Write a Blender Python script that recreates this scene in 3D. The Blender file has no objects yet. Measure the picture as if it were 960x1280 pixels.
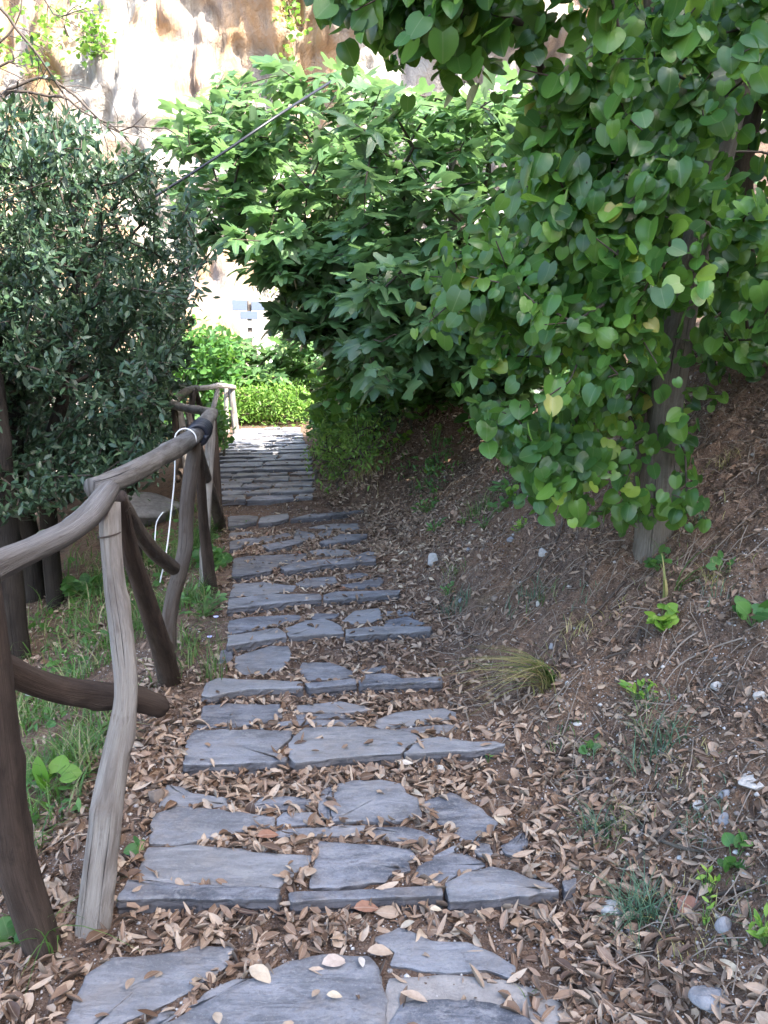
import bpy, math
import numpy as np
from mathutils import Vector
R = np.random.RandomState(7)
rad = math.radians
scn = bpy.context.scene
COL = scn.collection

# ------------------------------------------------------------------ camera model (full-size photo pixels 960x1280)
PITCH = rad(11.0); CAMZ = 1.6; FPX = 996.0
def ray(px, py):
    cx = (np.asarray(px, float)-480)/FPX; cy = (640-np.asarray(py, float))/FPX
    return np.stack([cx, math.cos(PITCH)+cy*math.sin(PITCH), -math.sin(PITCH)+cy*math.cos(PITCH)], -1)
def onZ(px, py, z):
    d = ray(px, py); t = (z-CAMZ)/d[..., 2]
    return d*np.asarray(t)[..., None] + np.array([0, 0, CAMZ])
def onY(px, py, y):
    d = ray(px, py); t = y/d[..., 1]
    return d*np.asarray(t)[..., None] + np.array([0, 0, CAMZ])
def toPx(P):
    P = np.asarray(P, float); q = P-np.array([0, 0, CAMZ])
    f = q[..., 1]*math.cos(PITCH)-q[..., 2]*math.sin(PITCH); u = q[..., 1]*math.sin(PITCH)+q[..., 2]*math.cos(PITCH)
    return 480+FPX*q[..., 0]/f, 640-FPX*u/f

# ------------------------------------------------------------------ noise
def _h(ix, iy, iz, s):
    n = (ix.astype(np.int64)*374761393 + iy.astype(np.int64)*668265263 + iz.astype(np.int64)*2147483647 + s*1274126177) & 0xffffffff
    n = ((n ^ (n >> 13))*1274126177) & 0xffffffff
    n = n ^ (n >> 16)
    return (n & 0xffff)/32767.5-1
def vnoise(x, y, z=0, s=0):
    x, y, z = np.broadcast_arrays(np.asarray(x, float), np.asarray(y, float), np.asarray(z, float))
    xi, yi, zi = np.floor(x), np.floor(y), np.floor(z)
    fx, fy, fz = x-xi, y-yi, z-zi
    fx, fy, fz = [f*f*(3-2*f) for f in (fx, fy, fz)]
    r = 0
    for a in (0, 1):
        for b in (0, 1):
            for c in (0, 1):
                w = (fx if a else 1-fx)*(fy if b else 1-fy)*(fz if c else 1-fz)
                r = r + w*_h(xi+a, yi+b, zi+c, s)
    return r
def fbm(x, y, z=0, o=4, s=0):
    r = 0; a = 1; t = 0
    x, y, z = np.asarray(x, float), np.asarray(y, float), np.asarray(z, float)
    for k in range(o):
        r = r + a*vnoise(x, y, z, s+k); t += a; a *= .5; x = x*2.03+3.1; y = y*2.03+1.7; z = z*2.03+.9
    return r/t
def sst(a, b, x):
    t = np.clip((np.asarray(x, float)-a)/(b-a), 0, 1); return t*t*(3-2*t)
def nrm(v):
    return v/np.maximum(np.linalg.norm(v, axis=-1, keepdims=True), 1e-9)

# ------------------------------------------------------------------ mesh helpers
def mk(name, V, Fs, mat=None, parent=None, smooth=True, rnd=None, uv=None, rib=None, sharp=None):
    V = np.asarray(V, np.float32)
    me = bpy.data.meshes.new(name)
    Fs = [np.asarray(f, np.int32) for f in Fs if len(f)]
    tot = np.concatenate([np.full(len(f), f.shape[1], np.int32) for f in Fs])
    idx = np.concatenate([f.ravel() for f in Fs])
    me.vertices.add(len(V)); me.vertices.foreach_set('co', V.ravel())
    me.loops.add(len(idx)); me.loops.foreach_set('vertex_index', idx)
    me.polygons.add(len(tot))
    st = np.concatenate([[0], np.cumsum(tot)[:-1]]).astype(np.int32)
    me.polygons.foreach_set('loop_start', st); me.polygons.foreach_set('loop_total', tot)
    me.polygons.foreach_set('use_smooth', np.full(len(tot), smooth))
    if rnd is not None:
        a = me.attributes.new('rnd', 'FLOAT', 'POINT'); a.data.foreach_set('value', np.asarray(rnd, np.float32))
    if rib is not None:
        a = me.attributes.new('rib', 'FLOAT', 'POINT'); a.data.foreach_set('value', np.asarray(rib, np.float32))
    if uv is not None:
        l = me.uv_layers.new(name='UVMap'); l.data.foreach_set('uv', np.asarray(uv, np.float32)[idx].ravel())
    if sharp is not None: me.polygons.foreach_set('use_smooth', ~np.asarray(sharp, bool))
    me.update(calc_edges=True); me.validate()
    if mat: me.materials.append(mat)
    o = bpy.data.objects.new(name, me); COL.objects.link(o)
    if parent: o.parent = parent
    return o
def tag(o, label=None, cat=None, group=None, kind=None):
    if label: o['label'] = label
    if cat: o['category'] = cat
    if group: o['group'] = group
    if kind: o['kind'] = kind
    return o
def struct(o): o['kind'] = 'structure'; return o
def empty(name, loc, label, cat, group=None):
    o = bpy.data.objects.new(name, None); COL.objects.link(o); o.location = [float(v) for v in loc]; o.empty_display_size = .1
    return tag(o, label, cat, group)
def perp(T):
    T = nrm(T); a = np.where(np.abs(T[..., 2:3]) < .9, np.array([0, 0, 1.]), np.array([1., 0, 0]))
    U = nrm(np.cross(T, a)); return U, np.cross(T, U)

def resample(P, rr, step):
    P = np.asarray(P, float); rr = np.asarray(rr, float)
    n = len(P)
    # catmull-rom
    Q = np.vstack([2*P[0]-P[1], P, 2*P[-1]-P[-2]])
    out = []; ro = []
    for i in range(n-1):
        L = np.linalg.norm(P[i+1]-P[i]); m = max(2, int(L/step))
        t = np.linspace(0, 1, m, endpoint=False)[:, None]
        p0, p1, p2, p3 = Q[i], Q[i+1], Q[i+2], Q[i+3]
        out.append(.5*((2*p1)+(-p0+p2)*t+(2*p0-5*p1+4*p2-p3)*t**2+(-p0+3*p1-3*p2+p3)*t**3))
        ro.append(rr[i]+(rr[i+1]-rr[i])*t[:, 0])
    out.append(P[-1:]); ro.append(rr[-1:])
    return np.vstack(out), np.concatenate(ro)

def tube(P, rr, k=16, step=.03, rough=.06, seed=0, cap=True, knots=0, flat=0):
    """log/trunk surface: (V, quads, uv)"""
    C, r = resample(P, rr, step)
    n = len(C); T = np.gradient(C, axis=0); T = nrm(T)
    U = np.zeros_like(C); U[0] = perp(T[:1])[0][0]
    for i in range(1, n):
        u = U[i-1]-T[i]*np.dot(U[i-1], T[i]); U[i] = u/np.linalg.norm(u)
    W = np.cross(T, U)
    ang = np.linspace(0, 2*np.pi, k, endpoint=False)
    s = np.concatenate([[0], np.cumsum(np.linalg.norm(np.diff(C, axis=0), axis=1))])
    A, S = np.meshgrid(ang, s)
    ca, sa = np.cos(A), np.sin(A)
    q = 1.0+.022*fbm(ca*9+seed, sa*9, S*14, 3, 14)*(rough > 0)+rough*(fbm(ca*1.2+seed*9, sa*1.2, S*3.0, 3, 5)*1.5) + rough*.55*fbm(ca*4+seed*3, sa*4, S*4, 2, 9)
    rs = np.random.RandomState(seed+100)
    for _ in range(knots):
        a0 = rs.uniform(0, 6.28); s0 = rs.uniform(.05, .95)*s[-1]; w = rs.uniform(.6, 1.2)
        d2 = ((np.angle(np.exp(1j*(A-a0))))*1.6)**2 + ((S-s0)/(r.mean()*w))**2
        q = q+rs.uniform(.12, .3)*np.exp(-d2*1.5)
    V = C[:, None, :]+(r[:, None]*q)[..., None]*(ca[..., None]*U[:, None, :]+sa[..., None]*W[:, None, :])
    V = V.reshape(-1, 3)
    i, j = np.meshgrid(np.arange(n-1), np.arange(k), indexing='ij')
    F = np.stack([i*k+j, i*k+(j+1) % k, (i+1)*k+(j+1) % k, (i+1)*k+j], -1).reshape(-1, 4)
    uv = np.stack([np.minimum(A, 2*np.pi-A)/np.pi*.5, S], -1).reshape(-1, 2)
    tr = np.zeros((0, 3), int)
    if cap:
        V = np.vstack([V, C[0]-T[0]*r[0]*.12, C[-1]+T[-1]*r[-1]*.12])
        uv = np.vstack([uv, [.25, 0], [.25, s[-1]]])
        a = n*k; j = np.arange(k)
        tr = np.vstack([np.stack([np.full(k, a), (j+1) % k, j], -1), np.stack([np.full(k, a+1), (n-1)*k+j, (n-1)*k+(j+1) % k], -1)])
    return V, F, tr, uv
def log(name, P, rr, mat, parent=None, **kw):
    V, F, tr, uv = tube(P, rr, **kw)
    return mk(name, V, [F, tr], mat, parent, uv=uv)

def segs(P0, P1, R0, R1, k=5):
    P0, P1 = np.asarray(P0, float), np.asarray(P1, float); n = len(P0)
    U, W = perp(P1-P0)
    a = np.linspace(0, 2*np.pi, k, endpoint=False)
    c = np.cos(a)[None, :, None]*U[:, None]+np.sin(a)[None, :, None]*W[:, None]
    A = P0[:, None]+c*np.asarray(R0)[:, None, None]; B = P1[:, None]+c*np.asarray(R1)[:, None, None]
    V = np.concatenate([A, B], 1).reshape(-1, 3)
    j = np.arange(k); f = np.stack([j, (j+1) % k, k+(j+1) % k, k+j], -1)
    F = (f[None]+(np.arange(n)*2*k)[:, None, None]).reshape(-1, 4)
    return V, F

# leaf templates: x = width, y = length (base at 0), z = normal
def strip_leaf(ts, ws, fold=.15, curl=.2, cols=1, back=0.0, cup=0):
    V = []; n = len(ts)
    for t, w in zip(ts, ws):
        zc = -curl*t*t
        for c in range(-cols, cols+1):
            f = c/cols
            V.append((w*f, t - back*abs(f)*(1-t)**3*1.0, zc+fold*w*abs(f)+cup*(f*f)*w))
    m = 2*cols+1; F = []
    for i in range(n-1):
        for c in range(m-1):
            F.append((i*m+c, i*m+c+1, (i+1)*m+c+1, (i+1)*m+c))
    return np.array(V, float), np.array(F)
ts = np.array([0, .12, .3, .5, .7, .87, 1.0])
def T_heart(fold=.12, curl=.15):
    return strip_leaf(ts*np.array([1, 1, 1, 1, 1, 1, .97]), np.array([.30, .48, .54, .51, .39, .22, .04]), fold, curl, 2, back=.15, cup=-.12)
def T_oval(fold=.2, curl=.15):
    return strip_leaf(np.array([0, .3, .65, 1]), np.array([.02, .17, .16, .01]), fold, curl, 1)
def T_dry(fold=.4, curl=.25, w=.17, cols=1):
    t = np.array([0, .15, .38, .62, .85, 1.]); return strip_leaf(t, np.array([.015, .6, 1, .95, .5, .03])*w, fold, curl, cols)
def T_fig(curl=.15, seed=0):
    rs = np.random.RandomState(seed)
    lob = [(-1.95, .55), (-1.0, .85), (0, 1.0), (1.0, .85), (1.95, .55)]
    th = np.linspace(-2.7, 2.7, 27)
    r = np.full_like(th, .52)
    for a, l in lob:
        r = np.maximum(r, l*(1-.55*np.clip(np.abs(th-a)/.5, 0, 1)**1.8))
    r[0] = r[-1] = .2
    r *= rs.uniform(.93, 1.07, len(r))
    x = r*np.sin(th)*.62; y = .18+r*np.cos(th)*.82
    z = -curl*(x**2+(y-.2)**2)+.05*np.cos(th*2.4)*r
    xi = r*.5*np.sin(th)*.62; yi = .18+r*.5*np.cos(th)*.82; zi = -curl*(xi**2+(yi-.2)**2)+.03*np.cos(th*2.4+1)*r
    V = np.vstack([[[0, .12, 0]], np.stack([xi, yi, zi], -1), np.stack([x, y, z], -1)])
    n = len(th); j = np.arange(n-1)
    T = np.stack([np.zeros(n-1, int), 1+j+1, 1+j], -1)
    Q = np.stack([1+j, 1+j+1, 1+n+j+1, 1+n+j], -1)
    Q2 = np.vstack([np.stack([T[:, 0], T[:, 1], T[:, 2], T[:, 2]], -1)])
    return V, (T, Q)
def place(tmpl, P, D, N, S, W=None):
    """instances of template; D length dir, N approx normal, S size; returns V,F list"""
    V0, F0 = tmpl; Fl = F0 if isinstance(F0, tuple) else (F0,)
    D = nrm(D); X = nrm(np.cross(D, N)); N = np.cross(X, D)
    S = np.asarray(S)[:, None, None]
    W = 1 if W is None else np.asarray(W)[:, None, None]
    V = P[:, None]+S*(V0[None, :, 0:1]*W*X[:, None]+V0[None, :, 1:2]*D[:, None]+V0[None, :, 2:3]*N[:, None])
    off = (np.arange(len(P))*len(V0))[:, None, None]
    return V.reshape(-1, 3), [(f[None]+off).reshape(-1, f.shape[1]) for f in Fl]
def leaves(name, tmpls, P, D, N, S, mat, parent=None, W=None, rnd=None):
    n = len(P); which = R.randint(0, len(tmpls), n)
    Vs = []; Fs = []; rs = []; rb = []; o = 0
    rnd = R.rand(n) if rnd is None else rnd
    for k, t in enumerate(tmpls):
        m = which == k
        if not m.any(): continue
        V, F = place(t, P[m], D[m], N[m], S[m], None if W is None else W[m])
        Fs += [f+o for f in F]; Vs.append(V); rs.append(np.repeat(rnd[m], len(t[0]))); rb.append(np.tile(np.abs(t[0][:, 0]), m.sum())); o += len(V)
    return mk(name, np.vstack(Vs), Fs, mat, parent, rnd=np.concatenate(rs), rib=np.concatenate(rb))

# ------------------------------------------------------------------ materials
class NT:
    def __init__(s, name):
        s.m = bpy.data.materials.new(name); s.m.use_nodes = True; s.t = s.m.node_tree; s.t.nodes.clear()
        s.out = s.n('ShaderNodeOutputMaterial')
    def n(s, t, **kw):
        x = s.t.nodes.new(t)
        for k, v in kw.items():
            if k[0] == '_': x.inputs[k[1:].replace('_', ' ')].default_value = v
            else: setattr(x, k, v)
        return x
    def l(s, a, b): s.t.links.new(a, b)
    def co(s, kind='Object', scale=(1, 1, 1), rot=(0, 0, 0)):
        c = s.n('ShaderNodeTexCoord'); m = s.n('ShaderNodeMapping'); m.inputs['Scale'].default_value = scale; m.inputs['Rotation'].default_value = rot
        s.l(c.outputs[kind], m.inputs['Vector']); return m.outputs['Vector']
    def noise(s, vec, scale, detail=6, rough=.6, dist=0):
        x = s.n('ShaderNodeTexNoise'); x.inputs['Scale'].default_value = scale; x.inputs['Detail'].default_value = detail
        x.inputs['Roughness'].default_value = rough; x.inputs['Distortion'].default_value = dist
        s.l(vec, x.inputs['Vector']); return x.outputs['Fac']
    def ramp(s, f, stops):
        x = s.n('ShaderNodeValToRGB'); e = x.color_ramp.elements
        while len(e) > 1: e.remove(e[0])
        e[0].position = stops[0][0]; e[0].color = (*stops[0][1], 1)
        for p, c in stops[1:]:
            q = e.new(p); q.color = (*c, 1)
        s.l(f, x.inputs['Fac']); return x.outputs['Color']
    def mix(s, f, a, b, t='MIX'):
        x = s.n('ShaderNodeMix', data_type='RGBA', blend_type=t)
        for v, i in ((f, 0), (a, 6), (b, 7)):
            if hasattr(v, 'is_linked') or hasattr(v, 'links'): s.l(v, x.inputs[i])
            elif i == 0: x.inputs[0].default_value = v
            else: x.inputs[i].default_value = (*v, 1)
        return x.outputs[2]
    def mr(s, f, a, b, c=0, d=1):
        x = s.n('ShaderNodeMapRange'); s.l(f, x.inputs[0])
        for i, v in enumerate((a, b, c, d)): x.inputs[i+1].default_value = v
        return x.outputs[0]
    def bump(s, h, dist, strength=1, nrm=None):
        x = s.n('ShaderNodeBump'); x.inputs['Distance'].default_value = dist; x.inputs['Strength'].default_value = strength
        s.l(h, x.inputs['Height'])
        if nrm is not None: s.l(nrm, x.inputs['Normal'])
        return x.outputs['Normal']
    def bsdf(s, col, rough=.7, normal=None, spec=.4, **kw):
        b = s.n('ShaderNodeBsdfPrincipled')
        if hasattr(col, 'links'): s.l(col, b.inputs['Base Color'])
        else: b.inputs['Base Color'].default_value = (*col, 1)
        if hasattr(rough, 'links'): s.l(rough, b.inputs['Roughness'])
        else: b.inputs['Roughness'].default_value = rough
        b.inputs['Specular IOR Level'].default_value = spec
        if normal is not None: s.l(normal, b.inputs['Normal'])
        return b
    def fin(s, sh): s.l(sh, s.out.inputs['Surface']); return s.m

def M_simple(name, c, rough=.7):
    n = NT(name); v = n.co(); f = n.noise(v, 30)
    return n.fin(n.bsdf(n.mix(f, tuple(x*.8 for x in c), tuple(min(1, x*1.2) for x in c)), rough).outputs[0])

def M_leaf(name, stops, trans=(.25, .5, .06), tfac=.35, rough=.45, spec=.5, back=None, rib=1.0):
    n = NT(name)
    at = n.n('ShaderNodeAttribute', attribute_name='rnd')
    c = n.ramp(at.outputs['Fac'], stops)
    v = n.co(); f = n.noise(v, 25, 3)
    c = n.mix(n.mr(f, .3, .75, 0, .35), c, n.mix(1.0, c, (.75, .8, .7), 'MULTIPLY'))
    ra = n.n('ShaderNodeAttribute', attribute_name='rib'); c = n.mix(n.mr(ra.outputs['Fac'], .0, .035, .45*rib, 0), c, (.22, .30, .12))
    if back:
        g = n.n('ShaderNodeNewGeometry'); c = n.mix(g.outputs['Backfacing'], c, back)
    b = n.bsdf(c, rough, n.bump(n.noise(v, 90, 2), .002, .5), spec)
    t = n.n('ShaderNodeBsdfTranslucent')
    tc = n.mix(.6, c, trans)
    n.l(tc, t.inputs['Color'])
    m = n.n('ShaderNodeMixShader'); m.inputs[0].default_value = tfac
    n.l(b.outputs[0], m.inputs[1]); n.l(t.outputs[0], m.inputs[2])
    return n.fin(m.outputs[0])

def M_wood(name, c1, c2, c3, crack=.5):
    n = NT(name)
    uv = n.n('ShaderNodeUVMap'); uvo = uv.outputs['UV']
    def mp(s):
        m = n.n('ShaderNodeMapping'); m.inputs['Scale'].default_value = s; n.l(uvo, m.inputs['Vector']); return m.outputs['Vector']
    fib = n.noise(mp((110, 5, 1)), 1, 8, .7, .6)
    big = n.noise(mp((6, 4, 1)), 1, 5, .6, .5)
    crk = n.noise(mp((13, .9, 1)), 1, 5, .6, 1.0)
    cr = n.mr(crk, .66, .69)
    c = n.mix(n.mr(fib, .3, .7), c1, c2)
    c = n.mix(n.mr(big, .42, .7), c, c3)
    c = n.mix(n.mr(crk, .665, .69, 0, crack), c, (.025, .02, .017))
    spo = n.noise(mp((16, 12, 1)), 1, 7, .7, .5); c = n.mix(n.mr(spo, .55, .66, 0, .6), c, c3)
    h = n.mix(.35, n.mix(1, fib, cr, 'SUBTRACT'), big)
    nb = n.bump(h, .014, 1)
    return n.fin(n.bsdf(c, .8, nb, .25).outputs[0])

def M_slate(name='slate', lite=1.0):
    n = NT(name)
    at = n.n('ShaderNodeAttribute', attribute_name='rnd'); oi = n.n('ShaderNodeObjectInfo')
    v0 = n.co('Object')
    add = n.n('ShaderNodeVectorMath', operation='ADD'); n.l(v0, add.inputs[0])
    sc = n.n('ShaderNodeVectorMath', operation='SCALE'); n.l(oi.outputs['Location'], sc.inputs[0]); sc.inputs['Scale'].default_value = 7.3
    n.l(sc.outputs[0], add.inputs[1])
    def mp(s):
        m = n.n('ShaderNodeMapping'); m.inputs['Scale'].default_value = s; n.l(add.outputs[0], m.inputs['Vector']); return m.outputs['Vector']
    big = n.noise(mp((3.5, 7, 4)), 1, 6, .62, .6)
    str_ = n.noise(mp((5, 26, 30)), 1, 7, .7, 1.2)
    fine = n.noise(mp((1, 1, 1)), 110, 8, .8)
    blot = n.noise(mp((14, 20, 16)), 1, 6, .7, .4)
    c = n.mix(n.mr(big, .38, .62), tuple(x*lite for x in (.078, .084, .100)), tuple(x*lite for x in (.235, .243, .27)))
    c = n.mix(n.mr(str_, .50, .68, 0, .6), c, (.30, .30, .325))
    c = n.mix(n.mr(str_, .42, .30, 0, .6), c, (.065, .068, .085))
    c = n.mix(n.mr(blot, .54, .62, 0, .55), c, (.31, .305, .30))
    c = n.mix(n.mr(blot, .45, .36, 0, .55), c, (.07, .068, .075))
    c = n.mix(n.mr(fine, .52, .66, 0, .55), c, (.38, .37, .36))
    c = n.mix(n.mr(fine, .46, .36, 0, .6), c, (.05, .05, .058))
    dust = n.mr(n.noise(mp((5, 5, 5)), 1, 7, .75, .3), .50, .72, 0, .75)
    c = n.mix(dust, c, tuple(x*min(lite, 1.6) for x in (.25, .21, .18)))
    c = n.mix(n.mr(oi.outputs['Random'], .5, 1, 0, .45), c, (.33, .32, .31)); c = n.mix(n.mr(oi.outputs['Random'], .35, 0, 0, .4), c, (.085, .085, .095))
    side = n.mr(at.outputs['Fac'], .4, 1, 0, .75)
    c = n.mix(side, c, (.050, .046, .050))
    terr = n.ramp(str_, [(0, (0, 0, 0)), (.42, (.1,)*3), (.44, (.4,)*3), (.52, (.45,)*3), (.535, (.75,)*3), (.62, (.8,)*3), (.64, (1,)*3)])
    h = n.mix(.45, n.mix(.6, blot, terr), fine)
    r = n.mr(fine, .3, .7, .45, .8)
    return n.fin(n.bsdf(c, r, n.bump(h, .010, .85), .4).outputs[0])

def M_soil():
    n = NT('soil'); v = n.co()
    a = n.noise(v, 2.2, 6, .65); b = n.noise(v, 24, 8, .75); d = n.noise(v, 160, 4, .8)
    c = n.mix(n.mr(b, .35, .66), (.058, .038, .029), (.25, .168, .12))
    c = n.mix(n.mr(a, .45, .7, 0, .6), c, (.25, .145, .085))
    c = n.mix(n.mr(d, .56, .66, 0, .9), c, (.34, .29, .25))
    c = n.mix(n.mr(d, .44, .34, 0, .9), c, (.022, .016, .014))
    vo = n.n('ShaderNodeTexVoronoi'); vo.inputs['Scale'].default_value = 70; n.l(v, vo.inputs['Vector'])
    hb = n.mix(.5, b, d); h = n.mix(.3, hb, vo.outputs['Distance'])
    # mossy / green film
    g = n.noise(v, 1.3, 4, .6)
    c = n.mix(n.mr(g, .62, .75, 0, .35), c, (.075, .085, .03))
    return n.fin(n.bsdf(c, .95, n.bump(h, .03, 1), .15).outputs[0])

def M_cliff():
    n = NT('cliff_rock'); 
    v = n.co('Object', (.16, .16, .035)); w = n.co('Object', (.09, .09, .05)); u = n.co('Object', (.7, .7, .22))
    st = n.noise(v, 1.7, 8, .6, 1.3); bg = n.noise(w, 1.3, 6, .6, .9); fi = n.noise(u, 1, 9, .7, .6)
    c = n.mix(n.mr(bg, .46, .56), (.43, .40, .355), (.41, .27, .155))
    c = n.mix(n.mr(st, .50, .60, 0, .9), c, (.23, .215, .215))
    c = n.mix(n.mr(st, .40, .30, 0, .8), c, (.42, .37, .32))
    c = n.mix(n.mr(fi, .56, .66, 0, .7), c, (.17, .13, .10))
    c = n.mix(n.mr(fi, .42, .3, 0, .6), c, (.43, .40, .37))
    return n.fin(n.bsdf(c, .9, n.bump(fi, .9, 1), .2).outputs[0])

def M_stone(name, c1, c2):
    n = NT(name); v = n.co(); a = n.noise(v, 18, 8, .7); b = n.noise(v, 120, 3)
    c = n.mix(n.mr(a, .3, .7), c1, c2)
    return n.fin(n.bsdf(c, .85, n.bump(n.mix(.4, a, b), .01, .8), .3).outputs[0])

def M_litter():
    n = NT('dry_leaf')
    at = n.n('ShaderNodeAttribute', attribute_name='rnd')
    c = n.ramp(at.outputs['Fac'], [(0, (.070, .042, .030)), (.12, (.14, .082, .048)), (.35, (.24, .16, .11)), (.6, (.33, .24, .17)),
                                   (.82, (.43, .335, .25)), (.93, (.56, .47, .34)), (.97, (.24, .10, .06)), (1, (.62, .56, .48))])
    v = n.co(); f = n.noise(v, 60, 5, .7)
    c = n.mix(n.mr(f, .4, .7, 0, .5), c, n.mix(1.0, c, (.55, .5, .48), 'MULTIPLY'))
    ra = n.n('ShaderNodeAttribute', attribute_name='rib'); c = n.mix(n.mr(ra.outputs['Fac'], .0, .02, .5, 0), c, (.42, .36, .28))
    g = n.n('ShaderNodeNewGeometry'); c = n.mix(n.mr(g.outputs['Backfacing'], 0, 1, 0, .3), c, (.33, .27, .22))
    b = n.bsdf(c, .6, n.bump(f, .003, .6), .35)
    return n.fin(b.outputs[0])

mSoil = M_soil(); mSlate = M_slate(); mSlateP = M_slate('lit_dusty_slate', 2.0); mCliff = M_cliff(); mLit = M_litter()  # far-row slate: pale dust plus lightening painted in for brighter light there
mGrey = M_wood('weathered_wood', (.30, .27, .24), (.50, .47, .43), (.19, .16, .14), .95)
mRail = M_wood('grey_rail_wood', (.15, .14, .13), (.31, .29, .27), (.10, .085, .072), .95)
mDark = M_wood('dark_wood', (.055, .040, .032), (.13, .095, .075), (.04, .028, .022), .6)
mBrown = M_wood('brown_wood', (.085, .070, .060), (.20, .17, .145), (.075, .053, .04), .7)
mBlack = M_wood('blackish_bark', (.022, .018, .015), (.055, .045, .037), (.018, .014, .012), .5)
mBark = M_wood('bark', (.10, .088, .072), (.24, .215, .18), (.085, .07, .055), .75)
mTwig = M_simple('twig_bark', (.06, .045, .035))
mTwigL = M_simple('pale_twig_bark', (.22, .18, .145))
mCercis = M_leaf('round_leaf', [(0, (.024, .066, .022)), (.3, (.046, .128, .030)), (.6, (.088, .20, .036)), (.85, (.16, .30, .05)), (.94, (.24, .34, .05)), (1, (.32, .28, .07))], tfac=.38, rough=.36)
mFig = M_leaf('fig_leaf', [(0, (.055, .115, .055)), (.5, (.100, .195, .080)), (.85, (.155, .275, .10)), (1, (.24, .37, .12))], tfac=.42, rough=.33, spec=.7, back=(.15, .21, .13), trans=(.2, .4, .08))
mOak = M_leaf('small_grey_leaf', [(0, (.014, .036, .020)), (.5, (.028, .064, .034)), (.85, (.055, .10, .05)), (1, (.11, .16, .07))], trans=(.10, .20, .04), tfac=.18, rough=.42, back=(.055, .085, .055), rib=.5)
mWeed = M_leaf('weed_leaf', [(0, (.07, .16, .035)), (.5, (.14, .28, .05)), (1, (.27, .42, .09))], tfac=.45, rough=.55)
mHerb = M_leaf('herb_leaf', [(0, (.035, .10, .03)), (.6, (.06, .17, .04)), (1, (.12, .26, .06))], tfac=.35, rough=.5)
mLime = M_leaf('lime_leaf', [(0, (.11, .26, .03)), (1, (.28, .42, .06))], tfac=.4, rough=.5)
mGrass = M_leaf('grass_blade', [(0, (.04, .10, .025)), (.5, (.08, .18, .04)), (.75, (.13, .21, .065)), (.85, (.30, .28, .14)), (1, (.42, .36, .22))], tfac=.35, rough=.5, rib=0)
mBlue = M_leaf('blue_green_blade', [(0, (.045, .10, .06)), (1, (.10, .19, .11))], trans=(.1, .25, .1), tfac=.25, rough=.5, rib=0)
mStraw = M_leaf('straw_blade', [(0, (.16, .20, .06)), (.5, (.35, .33, .12)), (1, (.50, .40, .22))], trans=(.5, .4, .15), tfac=.3, rough=.6, rib=0)
mStone = M_stone('pale_stone', (.30, .28, .25), (.55, .52, .48))
mStoneG = M_stone('grey_stone', (.14, .14, .15), (.30, .30, .31))
mStoneB = M_stone('brown_stone', (.12, .095, .08), (.26, .21, .17))
mWhite = M_stone('white_stone', (.26, .25, .235), (.46, .44, .42))
mMortar = M_stone('mortar', (.20, .185, .175), (.36, .335, .31))

# ------------------------------------------------------------------ step levels
RISE = .035
Z = [RISE*i for i in range(10)]
fronts_px = [None, ((147, 1122), (700, 1116)), ((228, 957), (630, 930)), ((252, 868), (552, 850)), ((284, 806), (540, 786)),
             ((284, 761), (500, 740)), ((290, 719), (470, 700)), ((287, 687), (458, 669)), ((286, 657), (455, 637)), ((277, 627), (400, 620))]
FR = []
for i, f in enumerate(fronts_px):
    if f is None: FR.append(None); continue
    a = onZ(*f[0], Z[i]); b = onZ(*f[1], Z[i]); FR.append((a[0], a[1], (b[1]-a[1])/(b[0]-a[0])))
Y9 = FR[9][1]
YEND = 12.6; ZEND = .50
def zpath(y): return Z[9]+(ZEND-Z[9])*np.clip((y-Y9)/(YEND-Y9), 0, 3)
edge_px = [(60, 715, 1330, 0), (75, 705, 1290, 0), (147, 702, 1118, Z[1]), (230, 632, 945, Z[2]), (253, 556, 860, Z[3]), (284, 542, 797, Z[4]),
           (285, 502, 750, Z[5]), (290, 472, 710, Z[6]), (287, 460, 678, Z[7]), (285, 456, 648, Z[8]), (276, 402, 623, Z[9])]
for (l, r, py, yy) in ((274, 392, 600, 7.0), (273, 392, 580, 8.2), (278, 388, 562, 10), (290, 380, 550, 11.3), (300, 374, 541, 12.5)):
    edge_px.append((l, r, None, yy))
EY, XL, XR = [], [], []
for l, r, py, z in edge_px:
    if py is None:
        yy = z; zz = float(zpath(yy)); d = yy*math.cos(PITCH)-(zz-CAMZ)*math.sin(PITCH)
        EY.append(yy); XL.append((l-480)/FPX*d); XR.append((r-480)/FPX*d)
    else:
        a = onZ(l, py, z); b = onZ(r, py, z); EY.append(a[1]); XL.append(a[0]); XR.append(b[0])
EY, XL, XR = map(np.array, (EY, XL, XR))
def xl(y): return np.interp(y, EY, XL)
def xr(y): return np.interp(y, EY, XR)
def level(x, y):
    L = 0.0
    for i in range(1, 10):
        x0, y0, m = FR[i]; yf = y0+(np.clip(x, -1.6, 1)-x0)*m
        L = L + RISE*sst(-.01, .045, y-yf-.03)
    return np.where(y > Y9+.1, np.maximum(L, zpath(y)), L)
def bank(w, y, c=0):
    w = np.maximum(w, 0)
    b = .12*np.minimum(w, .25)+.80*np.clip(w-.22, 0, 1.1)*1.0+.72*np.clip(w-1.32, 0, 1.8)+1.6*np.clip(w-3.12, 0, 16.5)*(1-.62*sst(4.8, 9.3, c))*(1-.8*sst(12, 19, y))  # upper slope, mostly unseen, is shaped to block sun; c lowers it for figs
    return b
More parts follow.
